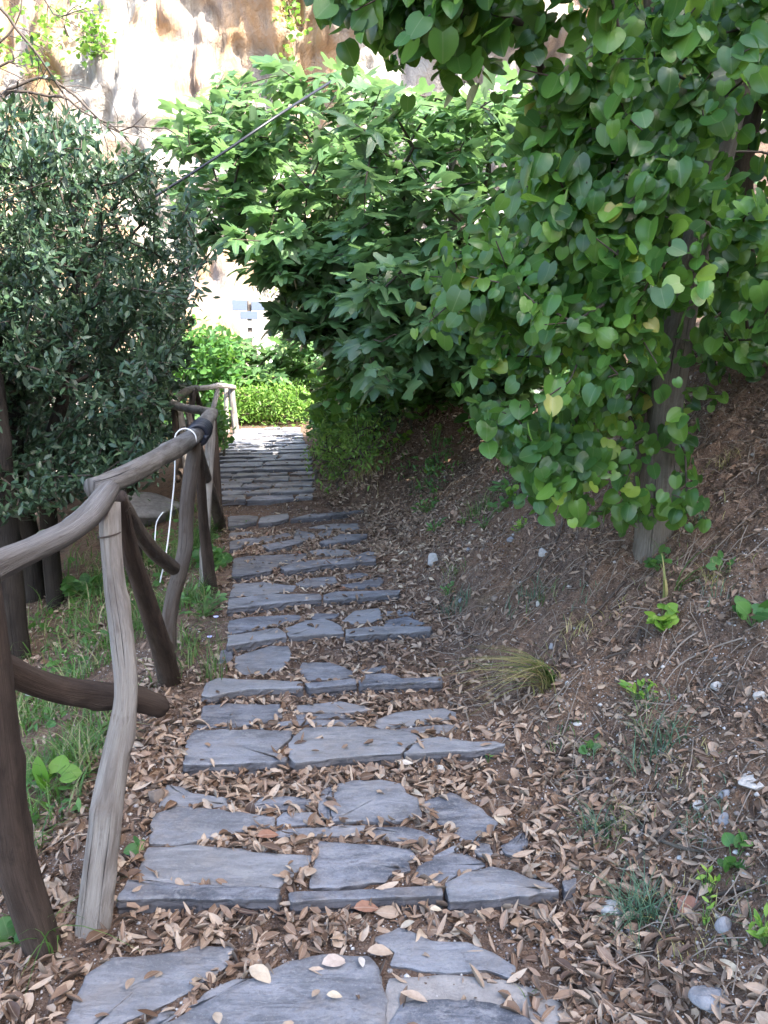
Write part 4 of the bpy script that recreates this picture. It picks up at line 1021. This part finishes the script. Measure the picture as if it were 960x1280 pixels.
for q, (px, py, r, lab, k) in enumerate([(70, 30, 1.5, 'pale shrub growing high on the cliff at the upper left', 0), (35, 60, 1.3, 'sparse shrub on the cliff behind the bare branches', 0), (362, 20, .7, 'green ivy strand hanging down the cliff above the fig tree', 1), (112, 45, .6, 'small shrub in a crack of the cliff right of the bare branches', 0), (355, 330, 1.2, 'bush at the cliff foot right of the board post', 0)]):
    p = onY(px, py, 28.0); yy = float(cliff_y(p[0], p[2])); p = onY(px, py, yy-.1); p[1] = cliff_y(p[0], p[2])-.05
    rs = np.random.RandomState(80+q)
    E = p+rs.normal(0, 1, (22, 3))*np.array([r*.5, r*.25, r*.5 if not k else r*1.6])+np.array([0, -.5, 0])
    make_tree('cliff_shrub', lab, 'shrub', p, [p+np.array([0, .2, -.2]), p+np.array([0, -.1, 0]), p+np.array([0, -.4, .2])], [.06, .05, .03], E, herb_leaf_f(8, .10, .2, mWeed, .2), r1=.006, seed=60+q, step=.4, group='shrubs on the cliff', rmax=.03)

# ------------------------------------------------------------------ sign board, cable, fallen trunk
g = onY(312, 400, 17.0); gz = float(H(g[0], g[1])); sg = empty('sign_post', (g[0], g[1], gz), 'post with pale blank boards seen from behind beyond the fig bush', 'sign')
def box(name, c, s, mat, parent, bev=.006):
    import bmesh
    bm = bmesh.new(); bmesh.ops.create_cube(bm, size=1)
    bmesh.ops.scale(bm, vec=s, verts=bm.verts); bmesh.ops.bevel(bm, geom=bm.edges[:], offset=bev, segments=2, affect='EDGES')
    me = bpy.data.meshes.new(name); bm.to_mesh(me); bm.free(); me.materials.append(mat)
    o = bpy.data.objects.new(name, me); COL.objects.link(o); o.location = c
    if parent: o.parent = parent
    return o
mBoard = M_simple('board_grey_blue', (.11, .135, .18), .4); mBoardW = M_simple('board_white', (.30, .30, .29), .4)
ptop = onY(312, 376, 17.0)
V, F, tr, uv = tube([(0, 0, -.2), (0, 0, 1.2), (0, 0, ptop[2]-gz)], [.05, .05, .045], k=12, step=.1, rough=.05, seed=3)
mk('post', V, [F, tr], mBrown, sg, uv=uv)
for (x0, x1, y0, y1, m) in ((290, 309, 375, 388, mBoard), (314, 331, 377, 388, mBoard), (300, 322, 389, 399, mBoard), (300, 323, 401, 410, mBoardW), (300, 322, 415, 423, mBoardW)):
    a = onY(x0, y0, 16.93); b2 = onY(x1, y1, 16.93); c = (a+b2)/2
    box('board', (c[0]-g[0], -.07, c[2]-gz), (abs(b2[0]-a[0]), .03, abs(a[2]-b2[2])), m, sg)
rope('cable', [(120, 290, 5.9), (193, 246, 6.0), (270, 197, 6.1), (345, 146, 6.3), (420, 98, 7.0)], 3.2, mBlk, 'black cable stretched up from the left shrub to the fig tree', 'cable', k=8, step=.1)
P = np.array([onY(*p) for p in ((272, 474, 13.6), (300, 467, 13.7), (330, 463, 13.8), (350, 457, 14.0))])
wobj('dead_log', P, [.03, .045, .055, .04], mDark, 'fallen brown tree limb lying in the weeds past the fence end', 'log', k=14, step=.08, rough=.15, seed=8)

# ------------------------------------------------------------------ grass (left) and plants
def blades(P, hgt, wid, rs, lean=.5, k=5, dirs=None):
    n = len(P); a = rs.uniform(0, 6.28, n); d = np.stack([np.cos(a), np.sin(a), np.zeros(n)], -1) if dirs is None else dirs
    side = np.stack([-d[:, 1], d[:, 0], np.zeros(n)], -1)
    ln = rs.uniform(.2, 1, n)*lean
    V = np.zeros((n, k, 2, 3))
    for q in range(k):
        t = q/(k-1); c = P+d*(ln*t*t*hgt)[:, None]+np.array([0, 0, 1])*(hgt*t*(1-.35*ln*t*t))[:, None]
        w = (wid*(1-t**1.6)+.0003)[:, None]
        V[:, q, 0] = c-side*w; V[:, q, 1] = c+side*w
    j = np.arange(k-1); f = np.stack([j*2, j*2+1, j*2+3, j*2+2], -1)
    F = (f[None]+(np.arange(n)*2*k)[:, None, None]).reshape(-1, 4)
    return V.reshape(-1, 3), F, np.repeat(rs.rand(n), 2*k)
rs = np.random.RandomState(91)
n = 34000; y = rs.uniform(2.3, 7, n); x = xl(y)-rs.uniform(.12, 2.2, n)
v = xl(y)-x
dn = np.clip(.28+1.9*fbm(x*2.4, y*2.4, 0, 3, 55), 0, 1)*np.where(v < .35, sst(3.4, 3.9, y)*.9, .85)*np.where(y < 2.9, .4, 1)*(1-.9*sst(.65, 1.15, v))
k = rs.rand(n) < dn; x, y = x[k], y[k]
P = np.stack([x, y, H(x, y)-.005], -1); h = rs.uniform(.05, .22, len(x))*(1+.6*fbm(x*3, y*3, 0, 2, 56))
V, F, rn = blades(P, h, rs.uniform(.0012, .0045, len(x)), rs, 1.5)
tag(mk('grass', V, [F], mGrass, rnd=rn), 'green grass on the slope below the log fence', 'grass', kind='stuff')
n = 2600; y = rs.uniform(2.6, 6.5, n); x = xl(y)-rs.uniform(.1, 2.0, n); P = np.stack([x, y, H(x, y)+rs.uniform(.01, .09, n)], -1)
k = (fbm(x*2, y*2, 1, 3, 57) > -.05) & ((xl(y)-x > .3) | (y > 3.7)); P = P[k]; m = len(P)
o = leaves('ground_cover', OV+[T_heart(.1, .1)], P, rs.normal(0, 1, (m, 3))*np.array([1, 1, .4]), np.array([0, -.2, 1])+rs.normal(0, .3, (m, 3)), rs.uniform(.02, .06, m), mHerb)
tag(o, 'low broad-leaved weeds mixed into the grass below the fence', 'ground cover', kind='stuff')

def gpos(px, py):
    """point on the ground seen at a pixel"""
    d = ray(px, py); t = np.linspace(1.2, 16, 1500); Q = d[None]*t[:, None]+np.array([0, 0, CAMZ])
    h = H(Q[:, 0], Q[:, 1], False); k = np.argmax(Q[:, 2] < h); return Q[k].copy()
def tuft(px, py, n, hpx, wid, mat, label, spread=.02, lean=1.3, seed=0, name='grass_tuft', dirs=None, group='grass tufts on the bank'):
    rs = np.random.RandomState(seed+200); p = gpos(px, py); hh = hpx*p[1]/FPX
    P = rs.normal(0, spread, (n, 3))*np.array([1, 1, 0]); P[:, 2] = H(p[0]+P[:, 0], p[1]+P[:, 1])-p[2]-.004
    if dirs is not None:
        a = rs.normal(dirs, .35, n); dd = np.stack([np.cos(a), np.sin(a), np.zeros(n)], -1)
    else: dd = None
    V, F, rn = blades(P, rs.uniform(.5, 1.1, n)*hh, np.full(n, wid), rs, lean, 7, dd)
    o = mk(name, V, [F], mat, rnd=rn); o.location = p; tag(o, label, 'grass', group); return o
tuft(800, 1150, 90, 75, .0017, mBlue, 'bluish grass tuft beside the white stone on the bank', .03, 1.6, 1)
tuft(745, 1040, 50, 50, .0015, mBlue, 'bluish grass tuft halfway between the third step and the white stone', .03, 1.6, 2)
tuft(820, 940, 60, 60, .0018, mBlue, 'loose blue-green tuft below the lime weed on the bank', .04, 1.6, 3)
tuft(685, 862, 60, 75, .0035, mStraw, 'yellowing flattened grass tuft leaning left by the third step', .02, 2.6, 4, dirs=math.pi*1.02)
tuft(690, 860, 40, 65, .003, mGrass, 'green blades behind the yellowing flattened tuft', .02, 2.4, 5, dirs=math.pi*.95)
tuft(832, 745, 5, 75, .007, mStraw, 'tall yellow stalk plant with bent blades high on the bank', .006, .5, 6)
tuft(845, 742, 9, 105, .005, mGrass, 'long green bent blades right of the tall yellow stalk', .01, 3.2, 7, dirs=-.2)
tuft(570, 760, 60, 26, .0016, mBlue, 'thin grey tuft right of the fifth step', .05, 1.3, 8)
tuft(660, 750, 60, 30, .0016, mBlue, 'thin grey tuft below the cream stone on the bank', .05, 1.3, 9)
tuft(600, 640, 70, 34, .002, mGrass, 'green tuft under the lowest hanging round leaves', .06, 1.3, 10)
tuft(460, 600, 80, 30, .002, mStraw, 'dry straw-coloured tuft on the bank beside the paved stretch', .1, 1.3, 11)
tuft(420, 600, 80, 32, .002, mGrass, 'green tuft at the right edge of the paved stretch', .06, 1.2, 12)
tuft(660, 1250, 6, 20, .001, mGrass, 'few short blades right of the bottom slabs', .01, 1.2, 13)
tuft(875, 660, 30, 20, .0016, mBlue, 'small blue-green tuft on the upper bank right of the trunk', .02, 1.3, 14)
tuft(268, 850, 40, 70, .0016, mGrass, 'green blades growing at the left end of the third step', .03, .9, 15)
tuft(60, 1190, 14, 130, .0028, mGrass, 'long green blades arching in front of the dark leaning post', .02, 1.7, 16)
tuft(135, 1130, 7, 40, .002, mGrass, 'short blades at the foot of the pale crooked post', .015, 1.1, 17)

for q in range(34):
    px, py = R.uniform(455, 940), R.uniform(560, 1180)
    if py > 800: px = max(px, 700+R.uniform(0, 200))
    elif py > 640: px = max(px, 545)
    tuft(min(px, 940), py, R.randint(14, 40), R.uniform(16, 34), .0014, [mBlue, mGrass, mStraw][q % 3], 'small wispy grass tuft among the dead leaves of the bank', .045, 1.4, 100+q, group='wispy tufts on the bank')

def plant(px, py, n, r, size, mat, label, tm=None, seed=0, name='leafy_plant', h=.06, stem=True, cat='plant', group='small plants on the bank', up=.7):
    rs = np.random.RandomState(seed+300); p = gpos(px, py); e = empty(name, p, label, cat, group)
    a = rs.uniform(0, 6.28, n); q = r*np.sqrt(rs.rand(n)); T = np.stack([np.cos(a)*q, np.sin(a)*q, h*rs.uniform(.3, 1.1, n)], -1)
    gz = H(p[0]+T[:, 0], p[1]+T[:, 1], False)-p[2]; T[:, 2] += np.maximum(gz, 0)*.8
    V, F = segs(np.repeat([[0, 0, -.01]], n, 0), T, np.full(n, .0016), np.full(n, .001), 5)
    mk('stem', V, [F], mat if False else mHerb, e, rnd=np.full(len(V), .5))
    D = nrm(T+np.array([0, 0, .01])); D = nrm(D*np.array([1, 1, .3])+rs.normal(0, .25, (n, 3))); N = nrm(np.array([-.1, -.4, up])+rs.normal(0, .3, (n, 3)))
    leaves('foliage', tm or [T_heart(.1, .1), T_heart(.25, .25)], T-D*size*.2, D, N, rs.uniform(.6, 1.15, n)*size, mat, e)
    return e
TH = None
plant(826, 788, 26, .05, .045, mLime, 'bright lime leafy weed below the tall yellow stalk', seed=1)
plant(822, 712, 12, .04, .05, mHerb, 'green heart-leaved seedling left of the tall yellow stalk', seed=2)
plant(650, 668, 20, .05, .04, mLime, 'light green weed under the lowest hanging leaf', OV, seed=3)
plant(800, 875, 20, .06, .045, mLime, 'light green weed above the blue-green tuft', OV, seed=4)
plant(740, 945, 8, .04, .035, mHerb, 'few round green leaves left of the blue-green tuft', seed=5)
plant(905, 715, 7, .05, .05, mHerb, 'pair of green leaves right of the bent blades', seed=6)
plant(940, 780, 9, .05, .06, mHerb, 'dark green leaves at the right border of the bank', seed=7)
plant(915, 1085, 9, .05, .045, mHerb, 'dark green heart leaves above the crossed twigs', seed=8)
plant(885, 1120, 14, .03, .03, mLime, 'lime sprout left of the crossed twigs', OV, seed=9)
plant(880, 1155, 9, .02, .025, mLime, 'tiny lime sprout below the crossed twigs', OV, seed=10)
plant(955, 1180, 14, .03, .045, mLime, 'lime sprout at the lower right border', OV, seed=11)
plant(560, 745, 20, .05, .03, mHerb, 'grey-green seedling cluster right of the fifth step', OV, seed=12)
plant(545, 665, 16, .06, .05, mHerb, 'green seedling cluster on the bank beside the sixth step', OV, seed=13)
plant(535, 640, 30, .1, .06, mHerb, 'dark leafy patch halfway up the bank above the seventh step', OV, seed=14)
plant(675, 590, 40, .1, .06, mHerb, 'dark leafy weed in the shade of the hanging leaves', OV, seed=15)
plant(540, 505, 24, .12, .09, mHerb, 'broad-leaved weed on the bank crest under the fig tree', seed=16)
plant(635, 615, 34, .1, .07, mHerb, 'pale green rosette beneath the hanging round leaves', OV, seed=17)
plant(65, 1010, 10, .07, .085, mLime, 'bright green broad upright leaves left of the pale post', [T_oval(.2, .2), T_heart(.2, .2)], seed=18, h=.12, up=.2, group='plants below the fence')
plant(18, 1180, 8, .05, .07, mHerb, 'dark green leaves beside the dark leaning post', seed=19, group='plants below the fence')
plant(172, 1065, 4, .03, .05, mHerb, 'two dark leaves between the pale post and first step', seed=20, h=.03, group='plants below the fence')
plant(265, 710, 50, .10, .07, mHerb, 'dark leafy weeds at the left end of the fifth step', seed=21, h=.12, group='plants below the fence')
plant(255, 770, 60, .12, .05, mHerb, 'leafy weeds with grass at the left end of the fourth step', OV, seed=22, h=.12, group='plants below the fence')
plant(110, 745, 60, .18, .07, mHerb, 'leafy weeds on the dark soil left of the pale post', seed=23, h=.1, group='plants below the fence')
plant(310, 655, 14, .04, .02, mHerb, 'tiny green weed in the gap before the eighth step', OV, seed=24, h=.02)
plant(610, 1000-48, 4, .01, .02, mHerb, 'tiny sprout right of the second step', OV, seed=25, h=.03)
def bank_clump(name, label, cat, poly, n, leaf, seed, group):
    rs = np.random.RandomState(seed); pp = poly_sample(poly, n, rs); E = np.array([gpos(*p) for p in pp]); b = E.mean(0); b[2] = H(b[0], b[1])-.02
    E = E[np.linalg.norm(E-b, axis=1) < 1.6]; E[:, 2] += rs.uniform(.04, .28, len(E))
    make_tree(name, label, cat, b, [b-np.array([0, 0, .05]), b, b+np.array([.01, 0, .05]), b+np.array([0, .01, .1])], [.014, .012, .01, .008], E, leaf, r1=.0015, seed=seed, step=.15, wob=.015, group=group, rmax=.008)
for q, (poly, lab, lf, n) in enumerate([([(425,520),(480,500),(500,520),(470,560),(430,590)], 'tangled green herbs on the bank foot beside the paved stretch', herb_leaf_f(12, .025, .06, mHerb, .05, OV), 55),
        ([(480,495),(560,480),(590,500),(540,535),(490,530)], 'tangled green herbs on the bank crest under the large fig', herb_leaf_f(12, .03, .07, mHerb, .05, OV), 55),
        ([(400,560),(430,555),(445,590),(425,610),(402,600)], 'bright low herbs at the very edge of the paved stretch', herb_leaf_f(12, .02, .045, mWeed, .04, OV), 40),
        ([(500,600),(560,580),(570,620),(530,650)], 'dark green herb patch halfway up the bank', herb_leaf_f(10, .03, .055, mHerb, .04, OV), 26),
        ([(620,590),(700,580),(710,630),(650,640)], 'leafy herb patch in the shade below the hanging leaves', herb_leaf_f(10, .03, .06, mHerb, .04, OV), 30)]):
    bank_clump('herb_clump', lab, 'weeds', poly, n, lf, 500+q, 'herb clumps on the bank')
for q in range(26):
    px, py = R.uniform(440, 640), R.uniform(505, 660)
    if px < 440+(py-505)*.5: px += 90
    plant(px, py, R.randint(8, 18), R.uniform(.03, .08), R.uniform(.025, .05), [mHerb, mLime, mWeed, mHerb][q % 4], 'small green sprig among the dead leaves in the middle of the bank', [OV, [T_heart(.1, .1), T_heart(.25, .25)]][q % 2], seed=60+q, group='sprigs in the middle of the bank')
# pale lilac flowers
mPet = M_simple('lilac_petal', (.50, .52, .78), .5)
for q, (px, py, lab) in enumerate([(270, 778, 'pale lilac flower left of the fourth step, the upper one'), (262, 803, 'pale lilac flower left of the fourth step, the lower one')]):
    p = onY(px, py-6, 3.95); e = empty('wild_flower', (p[0], p[1], float(H(p[0], p[1]))), lab, 'flower', 'lilac flowers below the fence'); hh = p[2]-e.location[2]
    V, F = segs([[0, 0, -.01]], [[0, 0, hh]], [.0015], [.001], 5); mk('stem', V, [F], mHerb, e, rnd=np.full(len(V), .5))
    a = np.linspace(0, 6.28, 12, endpoint=False); leaves('petals', [T_oval(.1, -.2)], np.repeat([[0, 0, hh]], 12, 0), np.stack([np.cos(a), np.sin(a), np.full(12, .3)], -1), np.repeat([[0, -.3, 1.]], 12, 0), np.full(12, .016), mPet, e, W=np.full(12, 1.6))

# ------------------------------------------------------------------ stones
def stone(px, py, wpx, hpx, mat, label, seed=0, flat=.6, up=.3, group='loose stones beside the path', on=None, name='stone'):
    import bmesh
    rs = np.random.RandomState(seed+400); p = gpos(px, py) if on is None else np.array(on)
    bm = bmesh.new(); bmesh.ops.create_icosphere(bm, subdivisions=4, radius=1)
    V = np.array([v.co[:] for v in bm.verts]); F = np.array([[v.index for v in f.verts] for f in bm.faces]); bm.free()
    # faceted rock: clip by random planes
    for _ in range(11):
        n = nrm(rs.normal(0, 1, 3)); dd = rs.uniform(.55, .85); s = V@n; V = np.where((s > dd)[:, None], V-np.outer(s-dd, n), V)
    V = V*(1+.05*fbm(V[:, 0]*3+seed, V[:, 1]*3, V[:, 2]*3, 3, 7))[:, None]
    w = wpx/2*p[1]/FPX; V = V*np.array([w*1.2, w*.9, hpx/2*p[1]/FPX*1.25])
    a = rs.uniform(-.4, .4); c, s = math.cos(a), math.sin(a); V = V@np.array([[c, s, 0], [-s, c, 0], [0, 0, 1]])
    o = mk(name, V, [F], mat, smooth=True); o.location = p+np.array([0, 0, hpx/2*p[1]/FPX*up]); tag(o, label, 'stone', group); return o
stone(766, 1140, 34, 20, mWhite, 'white stone beside the bluish grass tuft', 1)
stone(757, 1184, 10, 9, mWhite, 'tiny white pebble below the white stone', 2)
stone(541, 704, 15, 18, mWhite, 'pale pointed stone standing right of the sixth step', 3)
stone(680, 694, 13, 14, mWhite, 'cream stone on the bank under the hanging leaves', 4)
stone(548, 965, 16, 14, mStone, 'small squarish stone on the soil below the second step', 5)
stone(890, 1248, 58, 30, mStoneG, 'flat grey slate piece at the lower right', 6, up=.1)
stone(910, 998, 22, 16, mStoneG, 'grey angular stone in the bank at the right', 7)
stone(945, 980, 44, 18, mStone, 'long grey stone at the right border of the bank', 8)
stone(905, 1165, 26, 30, mStoneG, 'grey stone set in the bank below the crossed twigs', 9)
stone(195, 1000, 22, 30, mStoneB, 'brown stone lying at the left end of the first step back row', 10)
stone(180, 650, 100, 46, mStoneG, 'large grey-brown boulder behind the fence under the shrub', 11, up=.35)
stone(60, 865, 60, 26, mStone, 'pale rock half hidden in grass behind the low cross log', 12)
stone(896, 860, 14, 12, mWhite, 'whitish pebble high in the bank at the right', 13)
stone(950, 872, 16, 12, mStone, 'pale pebble at the right border beside the whitish pebble', 14)
stone(640, 676, 12, 8, mStoneG, 'small grey stone on the bank left of the light green weed', 15)
stone(710, 545+55, 16, 9, mStoneG, 'grey stone in the shade below the hanging leaves', 16)
stone(945, 572, 18, 10, mWhite, 'white stone on the upper bank at the right border', 17)
stone(873, 1010, 18, 14, mWhite, 'whitish stone in the bank left of the long grey stone', 18)
stone(600, 1046, 14, 14, mStoneB, 'small brown stone wedged right of the diamond slab', 19, up=.1)
stone(905, 1030, 18, 22, mStoneG, 'grey pointed stone in the bank under the angular stone', 20)
for q in range(26):
    px, py = R.uniform(560, 955), R.uniform(660, 1270)
    if px < 720 and py > 950: px += 200
    stone(min(px, 958), py, R.uniform(5, 12), R.uniform(4, 9), [mStone, mStoneG, mStoneB, mStoneG][q % 4], 'small loose pebble among the dry leaves of the bank', 30+q, group='pebbles on the bank', name='pebble')

# ------------------------------------------------------------------ sticks on the bank
def stick(pts, w, mat, label, seed=0):
    P = np.array([gpos(*p) for p in pts])+np.array([0, -.004, .012]); rs = np.random.RandomState(seed)
    P[1:-1, 2] += .006
    wobj('stick', P, np.linspace(w, w*.5, len(P))/2*P[0, 1]/FPX, mat, label, 'stick', k=8, step=.03, rough=.15, seed=seed)
    COL.objects[-1]['group'] = 'dead sticks on the bank'
stick([(780, 730), (745, 770), (720, 790), (690, 840)], 4, mTwig, 'dark forked stick on the bank below the hanging leaves', 1)
stick([(960, 1105), (915, 1120), (880, 1130), (850, 1160), (820, 1180), (810, 1215)], 6, mBrown, 'long dark stick slanting behind the bluish tuft', 2)
stick([(900, 1050), (912, 1100), (925, 1150), (935, 1175)], 3, mTwigL, 'thin grey twig crossing the long dark stick', 3)
stick([(800, 1035), (830, 1058), (875, 1070), (905, 1060)], 6, mBark, 'grey stick on the bank above the dark heart leaves', 4)
stick([(860, 1010), (835, 1045), (800, 1075), (780, 1090)], 8, mBrown, 'thick brown root running down the bank', 5)
stick([(800, 790), (790, 815), (760, 825), (740, 840)], 4, mBrown, 'curved reddish root below the lime leafy weed', 6)
stick([(915, 765), (880, 790), (850, 810), (820, 850)], 3.5, mTwigL, 'long pale twig right of the lime leafy weed', 7)
stick([(930, 800), (890, 815), (850, 835), (828, 860)], 3, mTwigL, 'second pale twig parallel to the long one', 8)
stick([(955, 690), (900, 705), (870, 690)], 2.5, mTwigL, 'thin curved twig on the upper bank', 9)
stick([(715, 620), (690, 690), (650, 735)], 3, mTwig, 'dark thin stick hanging from the bushes to the soil', 10)
stick([(130, 790), (100, 850), (60, 900)], 2.5, mTwigL, 'thin straw stick in the grass behind the low cross log', 11)
stick([(115, 1030), (145, 960), (120, 975)], 4, mTwigL, 'pale stick on the leaves left of the pale post', 12)
stick([(262, 735), (270, 716), (276, 705)], 3, mTwigL, 'bleached stick at the foot of the pale far post', 13)
stick([(560, 880), (580, 890), (590, 925)], 3, mTwigL, 'thin curved twig at the right end of the second step', 14)
stick([(930, 985), (880, 1010), (850, 1015)], 4, mTwig, 'dark rootlet beside the long grey stone', 15)
stick([(720, 895), (690, 930), (680, 960)], 2.5, mTwig, 'thin dark twig right of the second step', 16)

# ------------------------------------------------------------------ single leaves that stand out
def dleaf(px, py, L, ang, rnd, label, z=None, w=1.0, tm=None):
    d = gpos(px, py) if z is None else onZ(px, py, z+.008)
    a = rad(ang); D = np.array([[math.cos(a), math.sin(a), 0.05]]); N = ground_n(d[0:1], d[1:2]) if z is None else np.array([[.05, -.1, 1]])
    o = leaves('fallen_leaf', [tm or T_dry(.35, .25, .2, 1)], -nrm(D)*L/2, D, N, np.array([L]), mLit, W=np.array([w]), rnd=np.array([rnd]))
    o.location = d+np.array([0, 0, .012]); tag(o, label, 'leaf', 'single fallen leaves')
dleaf(325, 1220, .075, -35, .88, 'broad tan leaf lying on the big bottom slab', 0, 1.5)
dleaf(418, 1205, .07, 20, .99, 'pale greenish leaf on the back of the big bottom slab', 0, 1.6)
dleaf(452, 1205, .05, 100, 1.0, 'narrow whitish leaf on the back corner of the big bottom slab', 0, .9)
dleaf(163, 1232, .05, 85, .62, 'small tan leaf upright on the left bottom slab', 0)
dleaf(190, 1222, .05, 50, .2, 'small dark curled leaf on the left bottom slab', 0)
dleaf(475, 1192, .07, 5, .80, 'oval tan leaf left of the long back slab', 0, 1.4)
dleaf(335, 1046, .075, 20, .965, 'reddish brown leaf in the gap of the first step', Z[1], 1.5)
dleaf(388, 1092, .06, 70, .75, 'tan leaf in the joint of the first step', Z[1], 1.6)
dleaf(272, 1275, .05, 110, .85, 'pale leaf at the bottom edge of the big slab', 0, 1.2)
dleaf(395, 1245, .035, 60, .70, 'small tan leaf in the middle of the big bottom slab', 0, 1.2)
dleaf(418, 1248, .04, 0, .93, 'orange-tan leaf right of middle on the big bottom slab', 0, 1.4)
dleaf(458, 1137, .075, 10, .965, 'purple-brown broad leaf right under the first step front', 0, 1.6)
dleaf(122, 1172, .08, 60, .10, 'dark purple leaf at the foot of the pale post', 0, 1.3)
dleaf(614, 968, .07, -10, .95, 'cream leaf right of the second step', None, 1.6)
dleaf(508, 956, .06, 25, 1.0, 'whitish oval leaf below the second step front', Z[1], 1.5)
dleaf(625, 1027, .06, -60, .9, 'cream ragged leaf beside the diamond slab', None, 1.6)
dleaf(862, 1110+28, .09, -60, .97, 'rust-red leaf under the long dark stick', None, 1.6)
dleaf(808, 1250, .09, 80, .968, 'rust-red pointed leaf near the bottom border', None, 1.9)
dleaf(800, 1188, .07, -5, .93, 'narrow cream leaf right of the tiny white pebble', None, .8)
dleaf(882, 1220, .08, 0, .95, 'cream leaf above the flat grey slate piece', None, .9)
dleaf(912, 1215, .09, 110, .92, 'narrow cream leaf upright above the slate piece', None, .8)
dleaf(945, 1235, .09, 120, .90, 'tan leaf at the lower right border', None, 1.1)
dleaf(545, 1140, .035, 5, .93, 'small orange scrap on the soil under the first step front', 0, 1.5)

# ------------------------------------------------------------------ world, sun, camera
ELEV, AZ = 43.0, 128.0     # azimuth clockwise from +Y
w = bpy.data.worlds.new('World'); scn.world = w; w.use_nodes = True
nt = w.node_tree; bg = nt.nodes['Background']; sky = nt.nodes.new('ShaderNodeTexSky'); sky.sky_type = 'NISHITA'; sky.sun_disc = False; sky.dust_density = 2.2; sky.ozone_density = .8; sky.air_density = .9
sky.sun_elevation = rad(ELEV); sky.sun_rotation = rad(AZ); nt.links.new(sky.outputs[0], bg.inputs[0]); bg.inputs[1].default_value = .15
sd_ = bpy.data.lights.new('sun', 'SUN'); sd_.energy = 3.2; sd_.angle = rad(.5); sd_.color = (1, .94, .86)
so = bpy.data.objects.new('sun', sd_); COL.objects.link(so)
dv = Vector((math.sin(rad(AZ))*math.cos(rad(ELEV)), math.cos(rad(AZ))*math.cos(rad(ELEV)), math.sin(rad(ELEV))))
so.rotation_euler = dv.to_track_quat('Z', 'Y').to_euler(); so.location = (20, -20, 30)
cd = bpy.data.cameras.new('camera'); cam = bpy.data.objects.new('camera', cd); COL.objects.link(cam)
cam.location = (0, 0, CAMZ); cam.rotation_euler = (math.pi/2-PITCH, 0, 0)
cd.sensor_fit = 'VERTICAL'; cd.sensor_height = 36; cd.sensor_width = 27; cd.lens = 36*FPX/1280; cd.clip_end = 500; cd.clip_start = .05
scn.camera = cam
vs = scn.view_settings; vs.view_transform = 'Standard'; vs.look = 'None'; vs.gamma = 1; vs.exposure = 3.0
scn.render.engine = 'CYCLES'; scn.cycles.max_bounces = 8; scn.cycles.use_denoising = True
